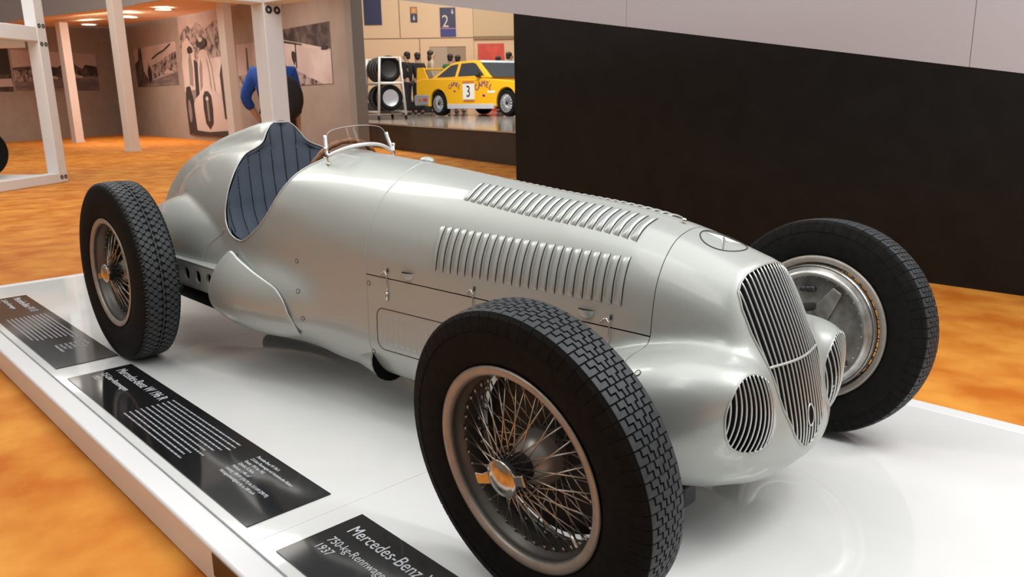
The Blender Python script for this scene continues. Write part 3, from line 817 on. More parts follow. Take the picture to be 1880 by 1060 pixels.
    cap = MB().lathe([(out*(hy-.004), .030), (out*(hy), .043), (out*(hy+.006), .0465), (out*(hy+.010), .0445), (out*(hy+.0105), .041), (out*(hy+.013), .038), (out*(hy+.018), .026), (out*(hy+.020), .012), (out*(hy+.0205), .0005)], 40, 'y').build('spinner_cap', CAPM, wh, True)
    for s, a in ((1, 0.30), (-1, 0.30)):
        mb = MB(); ca, sa = math.cos(a), math.sin(a)
        pr = [(.038, -.017), (.060, -.012), (.086, -.0145), (.086, .0145), (.060, .012), (.038, .017)]
        v = []
        for yy in (hy-.006, hy+.006):
            for (x, z) in pr: x *= s; v.append((x*ca-z*sa, out*(yy+(.010 if abs(x) > .05 else 0)), x*sa+z*ca))
        mb.add(v, [(0,1,2,3,4,5), (11,10,9,8,7,6)]+[(i, 6+i, 6+(i+1) % 6, (i+1) % 6) for i in range(6)])
        mb.build('spinner_ear', CAPM, wh, bevel=.003)
    MB().lathe([(-out*.046, .03), (-out*.048, .10), (-out*.050, .18), (-out*.052, .214), (-out*.066, .222), (-out*.088, .22)], 64, 'y').build('brake_drum', DARKMETAL if not inner else ALU, wh, True)
    if inner:
        # finned drum and backplate seen from the inside
        mb = MB().lathe([(-out*.030, .214), (-out*.050, .224), (-out*.066, .226), (-out*.078, .222), (-out*.084, .214), (-out*.082, .204), (-out*.088, .200), (-out*.092, .190), (-out*.086, .184)], 80, 'y')
        mb.build('drum_ring', ALU, wh, True)
        bp = MB().lathe([(-out*.084, .186), (-out*.074, .180), (-out*.072, .10), (-out*.082, .055), (-out*.086, .03), (-out*.086, .001)], 64, 'y').build('backplate', ALUDULL, wh, True)
        mb = MB()
        for kk in range(28):
            a = 2*PI*kk/28; mb.sphere((.181*math.cos(a), -out*.080, .181*math.sin(a)), .0035, 8, 6)
        mb.build('rivets', ALU, bp, True)
        for a in (1.05, 2.75, 4.2, 5.6):
            ca, sa = math.cos(a), math.sin(a); mb = MB(); pr = [(.05, -.034), (.168, -.020), (.168, .020), (.05, .034)]; v = []
            for yy in (.070, .090):
                for (x, z) in pr: v.append((x*ca-z*sa, -out*yy, x*sa+z*ca))
            mb.add(v, [(0,1,2,3), (7,6,5,4)]+[(i, 4+i, 4+(i+1) % 4, (i+1) % 4) for i in range(4)]); mb.build('plate_rib', ALUDULL, bp, bevel=.006)
        mb = MB()
        for a in (1.62, 1.74, 1.86): mb.lathe([(-out*.072, .009), (-out*.094, .009), (-out*.094, .001)], 12, 'y', (.140*math.cos(a), 0, .140*math.sin(a)))
        mb.tube([(.135*math.cos(1.55), -out*.086, .135*math.sin(1.55)), (.14*math.cos(1.95), -out*.086, .14*math.sin(1.95))], .006, 8)
        mb.build('brake_fittings', DARKMETAL, bp, True)
    else:
        MB().tube([( .135, out*.035, -.118), (.165, out*.045, -.142)], .005, 8).build('valve_stem', CHROME, ri, True)
    return wh
lug_v, lug_f = [], []
FW = dict(R=.3852, rr=.2539, w=.1387); RW = dict(R=.4287, rr=.2592, w=.1845)
make_wheel((2.7997, -.753, .3852), -1, .3852, .2539, .1387, .1047, -.0155, 'zig', False)
make_wheel((2.7997, .753, .3852), 1, .3852, .2539, .1387, .1047, -.0155, 'zig', True)
make_wheel((0, -.6702, .4287), -1, .4287, .2592, .1845, -.0087, 0, 'dia', False)
make_wheel((0, .6702, .4287), 1, .4287, .2592, .1845, -.0087, 0, 'dia', True)
# ------------------------------------------------------------------ display platform and its signs
GLOSSW = noise_mat('gloss_white_board', (.65, .65, .64), (.68, .68, .67), 3, .05, 3, spec=.95)
SIDEW = mat('platform_edge_white', (.69, .685, .69), .35)
TH = -.0236
def uv(u, v, z=0.): return (u*math.cos(TH)-v*math.sin(TH), u*math.sin(TH)+v*math.cos(TH), z)
MT = Matrix.Rotation(TH, 4, 'Z')
pf = empty('display_platform', (0, 0, FZ)); tag(pf, 'long low gloss white display platform standing on the orange carpet', 'platform')
VN, VF, U0, U1, BW = -1.150, 1.335, -2.336, 5.2, .085
def slab(name, u0, u1, v0, v1, z0, z1, m, bevel):
    mb = MB().box((u0, v0, z0-FZ), (u1, v1, z1-FZ), MT); return mb.build(name, m, pf, bevel=bevel, segs=3)
cuts = [U0+BW, -1.9, .059+.0, 2.057, 4.06, U1-BW]
for a, b in zip(cuts[:-1], cuts[1:]):
    slab('deck_panel', a+.0008, b-.0008, VN+BW+.0022, VF-BW-.0030, -.03, 0, GLOSSW, .0006)
slab('edge_beam', U0, U1, VN, VN+BW, FZ+.002, .0, SIDEW, .012); slab('edge_beam', U0, U1, VF-BW, VF, FZ+.002, .0, SIDEW, .012)
slab('end_beam', U0, U0+BW, VN+BW, VF-BW, FZ+.002, .0, SIDEW, .008); slab('end_beam', U1-BW, U1, VN+BW, VF-BW, FZ+.002, .0, SIDEW, .008)
slab('deck_core', U0+.05, U1-.05, VN+.05, VF-.05, FZ+.01, -.031, DARKMETAL, 0)
st = MB().box((2.0, VN-.002, -.085-FZ), (2.6, VN+.001, -.012-FZ), MT).build('edge_label', mat('label_black', (.012, .010, .010), .4), pf)
st['label'] = 'black label on the platform edge'
PANEL = mat('panel_black', (.010, .010, .011), .07, spec=.5); INK = mat('lettering_grey', (.52, .53, .56), .5); INK2 = mat('lettering_dim', (.30, .31, .33), .5)
def info_panel(u0, u1, label, title, l2, l3, spec, paralines=10, v0=-1.0296, v1=-.7502):
    t = empty('info_panel', uv(u0, v0, .0), TH); tag(t, label, 'sign', 'black information panels along the platform edge')
    L, Wd = u1-u0, v1-v0
    MB().box((0, 0, .0002), (L, Wd, .004)).build('panel_board', PANEL, t)
    z = .0042
    text('title_lettering', title, .062, INK, t, (.050, Wd-.087, z), sx=.86)
    text('subtitle_lettering', l2, .040, INK, t, (.050, Wd-.152, z), sx=.94)
    text('year_lettering', l3, .040, INK, t, (.050, Wd-.194, z), sx=.94)
    rnd = random.Random(len(title)*13+int(u0*10)); mb = MB(); y = Wd-.047
    for r in range(paralines):
        x = .63; end = 1.26+rnd.uniform(0, .06)-.010*r
        while x < end:
            wl = rnd.uniform(.008, .034); mb.box((x, y, z-.0002), (min(x+wl, end), y+.0066, z+.0002)); x += wl+.0048
        y -= .0215
    mb.build('small_print', INK2, t)
    for i, s in enumerate(spec): text('data_lettering', s, .0185, INK, t, (1.40, Wd-.047-.0225*i, z), sx=.82)
    return t
SPEC = ['Mercedes-Benz W 196 R', '2,5-Liter-Rennwagen mit freistehenden R\u00e4dern', 'Einsatz: 1954 bis 1955', 'Zylinder: 8, Reihe', 'Hubraum: 2.496 cm\u00b3', 'Leistung: 188 kW (256 PS) bis 213 kW (290 PS)', 'H\u00f6chstgeschwindigkeit: bis ca. 300 km/h']
info_panel(-1.857, -.0402, 'black information panel lying beside the rear wheel, farthest along the platform edge', 'Mercedes-Benz W 13', '2,5-Liter-Rennwagen', '1954', [s[:14+(i*7) % 16] for i, s in enumerate(SPEC)])
info_panel(.1494, 1.9667, 'black information panel titled W 196 R lying between the two wheels', 'Mercedes-Benz W 196 R', '2,5-Liter-Rennwagen', '1955', SPEC)
info_panel(2.1466, 3.964, 'black information panel dated 1937 lying next to the near front wheel', 'Mercedes-Benz W 125', '750-kg-Rennwagen', '1937', SPEC[:1])
# ------------------------------------------------------------------ exhibition stand behind, on the left
STANDW = noise_mat('stand_wall_paint', (.30, .25, .215), (.33, .28, .245), 2, .7, 3)
STANDG = mat('stand_end_grey', (.26, .24, .225), .65)
CEILM = mat('stand_ceiling_bounce', (.86, .60, .42), .7)  # peach tint puts light bounced off the carpet into the colour
FASC = mat('fascia_grey', (.40, .37, .37), .7)
FRAMEW = mat('frame_white', (.80, .80, .81), .35)
BOLT = mat('bolt_black', (.02, .02, .02), .4)
def seg_wall(name, a, b, z0, z1, th, m, nrm_sign=1):
    a = Vector((*a, 0)); b = Vector((*b, 0)); d = (b-a); L = d.length; d.normalize()
    M = Matrix(((d.x, -d.y*nrm_sign, 0, a.x), (d.y, d.x*nrm_sign, 0, a.y), (0, 0, 1, 0), (0, 0, 0, 1)))
    o = MB().box((0, 0, z0), (L, th, z1), M).build(name, m); struct(o); return M, L
CR = (-34.48, 11.46); RE = (-13.72, 9.74)
MR, LR = seg_wall('wall_back', CR, RE, FZ, 4.55, .30, STANDW)
ML, LL = seg_wall('wall_left', CR, (-31.0, 5.1), FZ, 4.55, .3, STANDW, -1)
# flared end face of the back wall
struct(MB().box((LR+.002, -.02, FZ), (LR+.34, .30, 4.9), MR).build('trim_2', STANDG))
CZ = 4.06
cv_ = [(-34.4,11.4,4.50),(-24,10.5,4.16),(-13.3,9.75,4.05),(-13.3,8.5,4.10),(-16.57,8.17,4.10),(-21.33,7.58,4.09),(-28.96,5.78,3.99),(-31.1,5.2,4.0)]
struct(obj('ceiling', cv_, [(0,7,6),(0,6,5),(0,5,1),(1,5,4),(1,4,3),(1,3,2)], CEILM, smooth=False))
for k_, (a_, b_) in enumerate((((-31.4, 5.1), (-28.96, 5.78)), ((-28.96, 5.78), (-21.33, 7.58)), ((-21.33, 7.58), (-16.57, 8.17)), ((-16.57, 8.17), (-13.0, 8.5)))):
    a = Vector((*a_, 0)); b = Vector((*b_, 0)); d = (b-a).normalized()
    Mf = Matrix(((d.x, -d.y, 0, a.x), (d.y, d.x, 0, a.y), (0, 0, 1, 0), (0, 0, 0, 1)))
    struct(MB().box((0, -.05, 3.99+.03*min(k_, 2)), ((b-a).length, .0, 7.5), Mf).build('trim_%d' % (6+k_), FASC))
LAMP = mat('downlight_glow', (1, 1, 1), .5, emit=(1, .93, .8), estr=14)
RING = mat('downlight_ring', (.7, .68, .64), .4)
for (x, y, lab) in ((-28.7, 8.57, 'left'), (-25.2, 8.77, 'middle'), (-22.35, 8.77, 'right')):
    t = empty('downlight', (x, y, CZ+.02)); tag(t, {'left': 'round ceiling downlight glowing between the two left columns', 'middle': 'small ceiling downlight glowing close to the head of a pink-lit column', 'right': 'round ceiling downlight glowing above the photographs of the back wall'}[lab], 'downlight', 'downlights in the stand ceiling')
    MB().lathe([(-.001, .30), (-.03, .29), (-.03, .25), (-.005, .24)], 24, 'z').build('lamp_ring', RING, t, True)
    MB().disc((0, 0, -.012), .245, (0, 0, -1), 24).build('lamp_lens', LAMP, t)
    l = bpy.data.lights.new('downlight_beam', 'SPOT'); l.energy = 330; l.color = (1, .86, .72); l.spot_size = 2.2; l.spot_blend = .6; l.shadow_soft_size = .2
    o = bpy.data.objects.new('downlight_beam', l); C.objects.link(o); o.parent = t; o.location = (0, 0, -.06)
area('stand_ceiling_lamp', (-25, 7.6, 3.85), (-27, 11.0, 0.6), 2, 200, (1, .80, .66))
area('stand_ceiling_lamp', (-15.5, 7.4, 3.85), (-17, 9.8, .6), 1.6, 75, (1, .84, .72))
def column(x, y, lab, h=CZ, wd=.30, rz=.2):
    t = empty('column', (x, y, FZ), rz); tag(t, lab, 'column', 'slim pale columns of the stand'); 
    MB().box((-wd/2, -wd/2, 0), (wd/2, wd/2, h-FZ-.004)).build('column_shaft', mat('column_paint', (.66, .58, .53), .5), t, bevel=.01)
    MB().box((-wd/2-.02, -wd/2-.02, 0), (wd/2+.02, wd/2+.02, .06)).build('column_foot', mat('column_paint', (.66, .58, .53), .5), t)
column(-27.95, 7.42, 'slim pale column standing farther left, in front of the race photographs', 4.03)
column(-20.25, 6.57, 'slim pale column standing nearer, left of the room corner', 4.10)
column(-19.45, 9.35, 'slim pale column directly against the tall racing car mural', 4.08)
# photographs: flat prints on the walls
def photo_mat(name, seed, dark, lite, sc, thr=.5, sx=1., sz=1.):
    m = mat(name, lite, .6); n = m.node_tree; b = n.nodes['Principled BSDF']
    t = n.nodes.new('ShaderNodeTexCoord'); mp = n.nodes.new('ShaderNodeMapping'); nz = n.nodes.new('ShaderNodeTexNoise'); r = n.nodes.new('ShaderNodeValToRGB')
    mp.inputs['Location'].default_value = (seed*3.7, seed*1.3, seed); mp.inputs['Scale'].default_value = (sx, 1, sz)
    nz.inputs['Scale'].default_value = sc; nz.inputs['Detail'].default_value = 7; nz.inputs['Roughness'].default_value = .65
    n.links.new(t.outputs['Object'], mp.inputs[0]); n.links.new(mp.outputs[0], nz.inputs['Vector']); n.links.new(nz.outputs['Fac'], r.inputs[0])
    r.color_ramp.elements[0].position = thr-.09; r.color_ramp.elements[0].color = (*dark, 1); r.color_ramp.elements[1].position = thr+.09; r.color_ramp.elements[1].color = (*lite, 1)
    n.links.new(r.outputs[0], b.inputs['Base Color']); return m
PD, PM, PL = (.035, .028, .028), (.13, .10, .095), (.50, .40, .38)
P_SKY = photo_mat('print_sky', 1, (.42, .33, .31), (.52, .42, .40), .6)
P_TREES = photo_mat('print_trees', 2, PD, PM, 2.2)
P_ROAD = photo_mat('print_road', 3, (.14, .11, .11), (.26, .21, .20), 1.4, .5, .5, 3)
P_CROWD = photo_mat('print_crowd', 4, PD, (.40, .32, .31), 4.5, .48)
P_LIGHT = photo_mat('print_light', 5, (.46, .37, .36), (.56, .47, .46), .8)
P_CAR = mat('print_car', (.50, .41, .39), .6); P_DARK = mat('print_dark', (.03, .025, .025), .6); P_GREY = mat('print_grey', (.22, .18, .17), .6)
def print_on(M, L, label, x0, x1, z0, z1, layers, sgn=-1, base=P_SKY):
    """a thin print on a wall; layers = [(name, material, polygon in 0..1 coordinates)]"""
    t = empty('wall_photograph'); t.matrix_world = M @ Matrix.Translation((x0, 0, z0))
    tag(t, label, 'photograph', 'black and white race photographs on the stand walls')
    w_, h_ = x1-x0, z1-z0
    MB().box((0, -.02, 0), (w_, -.003, h_)).build('print_sheet', base, t)
    for i, (nm, m, poly) in enumerate(layers):
        y = -.022-.003*i
        MB().prism([(px*w_, pz*h_) for px, pz in poly], y, y+.002).build(nm, m, t)
    return t
def blob(cx, cz, rx, rz, n=16, w=.15, seed=1):
    r = random.Random(seed); return [(min(max(cx+rx*math.cos(2*PI*k/n)*(1+r.uniform(-w, w)), 0), 1), min(max(cz+rz*math.sin(2*PI*k/n)*(1+r.uniform(-w, w)), 0), 1)) for k in range(n)]
def carblob(cx, cz, s):
    return [(cx-s, cz), (cx-s*.95, cz+s*.5), (cx-s*.4, cz+s*.75), (cx-s*.1, cz+s*1.2), (cx+s*.3, cz+s*.7), (cx+s*.95, cz+s*.45), (cx+s, cz)]
print_on(MR, LR, 'black and white photograph of a crowd and a car beside the room corner', 2.55, 7.9, 1.88, 3.42, [
    ('tree_line', P_TREES, [(0,0),(0,.62),(.10,.70),(.12,1),(.2,1),(.21,.4),(.3,.2),(.3,0)]), ('crowd', P_CROWD, [(.30,.1),(.34,.62),(.40,.50),(.62,.58),(.8,.70),(1,.78),(1,.30),(.6,.25)]), ('ground', P_ROAD, [(.2,0),(.3,.12),(1,.3),(1,0)]), ('pictured_car', P_CAR, carblob(.80,.28,.10)), ('pictured_figure', P_DARK, blob(.36,.3,.05,.22,12,.1,3)), ('bunting', P_DARK, [(.45,.70),(.6,.80),(.75,.86),(.9,.98),(.9,.94),(.75,.82),(.6,.76),(.45,.66)])])
tall = print_on(MR, LR, 'tall mural of two race cars seen from the front with onlookers', 8.45, 12.95, .05, 4.3, [
    ('backdrop_top', P_SKY, [(0,.86),(0,1),(1,1),(1,.86)]), ('crowd', P_CROWD, [(0,.74),(.02,.84),(.2,.90),(.3,.86),(.42,.91),(.6,.84),(.8,.89),(1,.86),(1,.62),(0,.60)]),
    ('pictured_car_far', P_CAR, [(.02,.38),(0,.58),(.05,.76),(.18,.80),(.30,.72),(.33,.5),(.28,.36)]), ('far_shading', P_GREY, [(.14,.42),(.16,.62),(.22,.70),(.25,.55),(.22,.40)]), ('far_driver', P_DARK, blob(.22,.70,.07,.03,12,.2,4)),
    ('road_shade', P_GREY, [(0,0),(0,.36),(.3,.38),(.3,0)]), ('wheel_shadow', P_DARK, [(.26,.30),(.29,.62),(.36,.60),(.37,.36),(.30,.28)]),
    ('pictured_car_near', P_CAR, [(.12,.02),(.14,.2),(.24,.30),(.35,.34),(.37,.55),(.41,.66),(.50,.70),(.60,.67),(.66,.55),(.69,.36),(.82,.29),(.95,.2),(.97,.05),(.8,0),(.3,0)]), ('near_shading', P_GREY, [(.38,.36),(.40,.54),(.45,.62),(.47,.56),(.44,.40)]), ('near_shading', P_GREY, [(.63,.36),(.61,.56),(.57,.63),(.60,.50),(.60,.40)]), ('near_grille', P_DARK, [(.43,.10),(.41,.22),(.42,.32),(.47,.36),(.54,.36),(.60,.32),(.61,.22),(.59,.10),(.51,.05)]), ('grille_light', P_GREY, [(.49,.12),(.49,.28),(.53,.28),(.53,.12)]), ('grille_light', P_CAR, blob(.51,.30,.03,.018,10,.1,2)),
    ('pictured_wheel', P_DARK, [(.03,.0),(.02,.26),(.06,.40),(.14,.41),(.19,.30),(.21,.04)]), ('wheel_light', P_GREY, blob(.10,.2,.04,.10,12,.1,7)), ('pictured_wheel', P_DARK, [(.85,.14),(.83,.48),(.88,.56),(.97,.50),(1,.14)]), ('pictured_driver', P_DARK, blob(.50,.735,.11,.04,12,.25,5)), ('pictured_helmet', P_CAR, blob(.50,.765,.045,.018,10,.1,6)), ('foreground_shade', P_DARK, [(.12,.0),(.18,.04),(.5,.03),(.92,.05),(.97,.0)])], base=P_LIGHT)
print_on(MR, LR, 'narrow black and white photograph half hidden behind the person in blue', 13.7, 16.1, 1.6, 2.95, [('pictured_crowd', P_CROWD, [(0,0),(0,.30),(.5,.32),(1,.28),(1,0)]), ('pictured_mast', P_DARK, [(.3,.3),(.32,.9),(.36,.9),(.36,.3)])])
print_on(MR, LR, 'black and white aerial photograph of a race track, right of the white post', 16.75, 20.0, 1.62, 3.17, [
    ('forest', P_TREES, [(0,1),(1,1),(1,.56),(.55,.70),(0,.86)]), ('track', P_LIGHT, [(0,.80),(1,.52),(1,.0),(.86,0),(0,.42)]), ('crowd', P_CROWD, [(0,.46),(.84,.0),(0,0)]), ('shadow_band', P_DARK, [(0,.84),(.5,.70),(.5,.68),(0,.80)]), ('pictured_group', P_DARK, blob(.33,.5,.05,.12,12,.3,8)), ('pictured_post', P_DARK, [(.36,.30),(.37,.74),(.385,.74),(.38,.30)]), ('pictured_spectators', P_DARK, blob(.9,.60,.06,.05,10,.3,9))])
print_on(ML, LL, 'black and white photograph of race cars on a bend, behind the left columns', 1.32, 5.52, 1.78, 3.30, [
    ('roadway', P_ROAD, [(0,0),(0,.42),(1,.36),(1,0)]), ('forest', P_TREES, [(0,.40),(0,.66),(.15,.70),(.2,.58),(.3,.72),(.36,.95),(.42,.72),(.5,.60),(.7,.64),(.72,.75),(.76,.62),(1,.56),(1,.30),(.6,.34)]), ('pictured_car', P_CAR, carblob(.30,.34,.10)), ('pictured_car', P_CAR, carblob(.62,.30,.11)), ('spectators', P_CROWD, [(.72,.25),(.74,.52),(1,.50),(1,.2)])])
print_on(ML, LL, 'dark black and white photograph cut by the left picture edge', 5.62, 7.1, 1.74, 3.36, [('pictured_car', P_CAR, [(0,.12),(.02,.3),(.5,.28),(.5,.1)]), ('pictured_shade', P_DARK, [(0,.4),(0,1),(1,1),(1,.45)])], base=P_TREES)
# ------------------------------------------------------------------ white display frames with bolts
def bolts(mb, M, pts):
    for p in pts:
        for dx in (-.045, .045): mb.add(*MB_l(M, (p[0]+dx, p[1], p[2])))
def MB_l(M, c):
    m = MB().lathe([(-.006, .033), (0.006, .033), (.006, .014), (.002, .012)], 14, 'y', c); return [M @ Vector(v) for v in m.v], m.f
def frame(name, label, loc, ax, beams, h, wd, boltz, face='x'):
    t = empty(name, (loc[0], loc[1], FZ)); tag(t, label, 'display stand', 'white bolted display stands')
    a = Vector((*ax, 0)).normalized(); n_ = Vector((-a.y, a.x, 0)); M = Matrix(((a.x, n_.x, 0, 0), (a.y, n_.y, 0, 0), (0, 0, 1, 0), (0, 0, 0, 1)))
    MB().box((-wd/2, -wd/2, .002), (wd/2, wd/2, h), M).build('post', FRAMEW, t, bevel=.012)
    for (x0, y0, z0, x1, y1, z1, nm) in beams: MB().box((x0, y0, z0), (x1, y1, z1), M).build(nm, FRAMEW, t, bevel=.012)
    mb = MB()
    for z in boltz:
        m2 = MB()
        for dx in (-.05, .05):
            pr_ = [(-.004, .036), (.006, .036), (.006, .017), (.001, .015)]
            if face == 'x': m2.lathe(pr_, 14, 'x', (wd/2+.002, dx*wd/.22, z))
            else: m2.lathe(pr_, 14, 'y', (dx*wd/.22, wd/2+.002, z))
        mb.add([M @ Vector(v) for v in m2.v], m2.f)
    mb.build('bolts', BOLT, t, True)
    return t, M
h0 = 2.113-FZ
fr, Mx = frame('bolted_stand', 'tall white bolted post and beam rising behind the headrest', (-3.41, 2.03), (.994, .108), [(-.10, -5.2, h0, .10, -.102, h0+.33, 'beam'), (.102, -.10, h0, 5.5, .10, h0+.33, 'beam')], h0+.36, .205, (h0-.055,), 'x')
MB().box((-.12, -.12, .002), (.12, .12, .03), Mx).build('post_foot', FRAMEW, fr)
fr2, Mx2 = frame('bolted_stand', 'white bolted display stand around a low stage at the left edge', (-11.83, 2.26), (.61, -.79), [(.112, -.11, .002, 4.6, .11, .17, 'base_beam'), (.112, -.10, 2.40, 4.6, .10, 2.64, 'beam'), ], 4.3, .22, (.10, 2.36, 2.66), 'y')
stg = empty('low_stage', (-11.83, 2.26, FZ)); tag(stg, 'low white stage board inside the white bolted stand at the left edge', 'stage')
MB().box((.14, -3.2, .002), (4.6, -.13, .155), Mx2).build('stage_top', FRAMEW, stg)
MB().box((.14, -3.2, 2.30), (4.6, -.13, 2.40), Mx2).build('canopy_panel', FRAMEW, fr2)
# a racing wheel on that stage
t = empty('spare_wheel', (-12.04, 1.17, .452), .3); tag(t, 'black racing tyre standing on the low stage at the left edge', 'tyre')
MB().lathe(catmull([(.14,.25),(.17,.30),(.17,.38),(.12,.415),(0,.42),(-.12,.415),(-.17,.38),(-.17,.30),(-.14,.25)], 4), 48, 'x').build('tyre', RUBBER, t, True)
MB().lathe([(.13,.255),(.10,.20),(.06,.06),(.07,.001)], 32, 'x').lathe([(-.13,.255),(-.10,.20),(-.06,.06),(-.07,.001)], 32, 'x').build('rim', ALU, t, True)
# ------------------------------------------------------------------ people
SKIN = mat('skin', (.50, .30, .21), .55)
def skinned(name, verts, edges, radii, m, parent, root=0, sub=1):
    me = bpy.data.meshes.new(name); me.from_pydata(verts, edges, []); me.materials.append(m)
    o = bpy.data.objects.new(name, me); C.objects.link(o); o.parent = parent
    md = o.modifiers.new('skin', 'SKIN'); md.use_smooth_shade = True
    for i, r in enumerate(radii):
        sv = me.skin_vertices[0].data[i]; sv.radius = (r, r) if np.isscalar(r) else r; sv.use_root = (i == root)
    s = o.modifiers.new('sub', 'SUBSURF'); s.levels = s.render_levels = sub
    dg = bpy.context.evaluated_depsgraph_get(); dg.update()
    m2 = bpy.data.meshes.new_from_object(o.evaluated_get(dg)); o.modifiers.clear(); o.data = m2
    for p_ in m2.polygons: p_.use_smooth = True
    return o
def person(label, loc, rz, scale, jacket, trousers, hair, arms=((.24,-.02,.30),(.24,.06,.02)), armsR=None, hairlen=.0, group=None):
    """local: facing +x, y left, feet at z = 0, 1.75 m tall before scaling"""
    t = empty('person', loc, rz, scale=scale); tag(t, label, 'person', group)
    J = mat('cloth_%s' % label[:14], jacket, .8); T = mat('trousers_%02d' % int(trousers[0]*100), trousers, .8); H = mat('hair_%02d' % int(hair[0]*100), hair, .6)
    V = [(0,0,.96),(0,0,1.12),(.0,0,1.32),(-.01,0,1.46),(.01,0,1.54),(.02,0,1.62),(.015,0,1.71)]; R = [(.15,.11),(.14,.10),(.155,.105),(.075,.065),(.055,.055),(.085,.095),(.07,.08)]; E_ = [(i, i+1) for i in range(6)]
    V += [(.105,0,1.60),(.118,0,1.585)]; R += [.018,.010]; E_ += [(5,7),(7,8)]
    def limb(pts, rs, a):
        for p_, r in zip(pts, rs): V.append(p_); R.append(r); E_.append((a, len(V)-1)); a = len(V)-1
        return a
    hands = []
    for s in (-1, 1):
        ar = (armsR if (s < 0 and armsR) else arms)
        sh = (0, s*.19, 1.42); el = (ar[0][1], s*ar[0][0], 1.42-ar[0][2]); wr = (ar[1][1], s*ar[1][0], el[2]-.25+ar[1][2])
        a = limb([sh, el, wr], [.058, .045, .030], 2)
        d_ = (Vector(wr)-Vector(el)).normalized(); palm = Vector(wr)+d_*.07
        pa = limb([tuple(palm)], [(.036, .018)], a)
        side_ = d_.cross(Vector((0, s, 0))).normalized()
        for kf, (o_, ln) in enumerate(((-.03, .075), (-.01, .088), (.01, .082), (.03, .066))):
            b1 = palm+d_*.03+side_*o_; limb([tuple(b1), tuple(b1+d_*ln*.5), tuple(b1+d_*ln*.9+Vector((0, -s*.018, 0)))], [.009, .0085, .007], pa)
        limb([tuple(palm-d_*.03+side_*.035), tuple(palm+side_*.058+d_*.02)], [.011, .009], pa)
        hip = (0, s*.095, .90); limb([hip, (.02, s*.105, .50), (-.01, s*.11, .10), (.0, s*.11, .05), (.13, s*.12, .03)], [.095, .062, .042, .04, .035], 0)
        hands.append((sh, el, wr))
    skinned('body', V, E_, R, SKIN, t)
    jv = [(0,0,.90),(0,0,1.05),(0,0,1.32),(-.005,0,1.45)]; jr = [(.185,.135),(.165,.125),(.178,.125),(.10,.085)]; je = [(0,1),(1,2),(2,3)]
    for sh, el, wr in hands:
        e_ = Vector(el); w__ = e_+(Vector(wr)-e_)*.55; n0 = len(jv); jv += [sh, el, tuple(w__)]; jr += [.078, .062, .052]; je += [(2, n0), (n0, n0+1), (n0+1, n0+2)]
    skinned('jacket', jv, je, jr, J, t)
    tv = [(0,0,.98)]; tr = [(.155,.115)]; te = []
    for s in (-1, 1):
        n0 = len(tv); tv += [(0, s*.095, .88), (.02, s*.105, .50), (-.01, s*.11, .09)]; tr += [.105, .078, .065]; te += [(0, n0), (n0, n0+1), (n0+1, n0+2)]
    skinned('trousers', tv, te, tr, T, t)
    for s in (-1, 1): MB().sphere((.06, s*.115, .045), .05, 14, 8, (2.4, .95, .85)).build('shoe', BOLT, t, True)
    MB().sphere((-.022, 0, 1.695), .098, 18, 12, (1.0, .95, .82)).sphere((-.045, 0, 1.63-hairlen/2), .078, 14, 10, (.9, 1., 1+hairlen*6)).build('hair', H, t, True)
    mbk = MB()
    for s in (-1, 1): mbk.sphere((.098, s*.034, 1.635), .011, 8, 6)
    mbk.build('eyes', BOLT, t, True)
    mbk = MB().sphere((.100, 0, 1.565), .02, 10, 6, (.5, 1.2, .3)); mbk.build('mouth', mat('lips', (.35, .14, .11), .5), t, True)
    return t
PBX = (-5.02, 2.92, FZ)
pb = person('person in a blue jacket with a dark backpack, half hidden by the white post', PBX, 2.5, 1.18, (.012, .07, .36), (.012, .012, .016), (.03, .02, .015), arms=((.30,-.02,.25),(.19,.06,.04)), armsR=((.205,0,.30),(.20,.05,.0)))
pk = empty('backpack', PBX, 2.5, scale=1.18)
tag(pk, 'dark backpack hanging on the back of the person in blue', 'backpack')
DARKC = mat('dark_nylon', (.018, .015, .015), .8)
MB().sphere((-.22, -.14, 1.16), .145, 20, 14, (.62, 1.15, 1.55)).build('pack_body', DARKC, pk, True)
MB().sphere((-.31, -.14, 1.06), .08, 16, 10, (.5, 1.1, 1.1)).build('pack_pocket', DARKC, pk, True)
for s in (-1, 1): MB().tube([(-.15, s*.11-.02, 1.36), (-.02, s*.12, 1.475), (.12, s*.12, 1.38), (.13, s*.12, 1.2), (-.10, s*.16-.02, 1.02)], .018, 8).build('strap', DARKC, pk, True)
# ------------------------------------------------------------------ the next hall: raised stage, yellow touring car, tyre trolley, visitors
K = 1.43; SZ = .54
STAGETOP = noise_mat('gloss_stage_floor', (.36, .31, .27), (.44, .38, .33), 1.2, .10, 3, spec=.6)
STAGEF = noise_mat('stage_front_brown', (.020, .0145, .011), (.027, .020, .016), 4, .55, 3)
dv = Vector((-.960, .280, 0)); nv_ = Vector((.280, .960, 0)); o_ = Vector((-5.2, 8.57, 0))
Ms = Matrix(((dv.x, nv_.x, 0, o_.x), (dv.y, nv_.y, 0, o_.y), (0, 0, 1, 0), (0, 0, 0, 1)))
hs = empty('show_stage', o_); tag(hs, 'raised stage with a dark front and glossy floor under the yellow car', 'stage')
Ms0 = Ms.copy(); Ms0.translation = (0, 0, 0)
MB().box((-3, 0, FZ+.002), (22, 24, SZ-.03), Ms0).build('stage_front', STAGEF, hs)
MB().box((-3, -.03, SZ-.03), (22, 24, SZ), Ms0).build('stage_floor', STAGETOP, hs)
HALLW = mat('hall_wall_cream', (.72, .53, .36), .7); HALLT = mat('hall_wall_tan', (.60, .45, .29), .7); SEAM = mat('hall_seam', (.33, .25, .18), .7)
tt = Vector((.639, .769, 0)); bk = Vector((-.769, .639, 0)); ow = Vector((-31.377, 27.426, 0))-tt*10
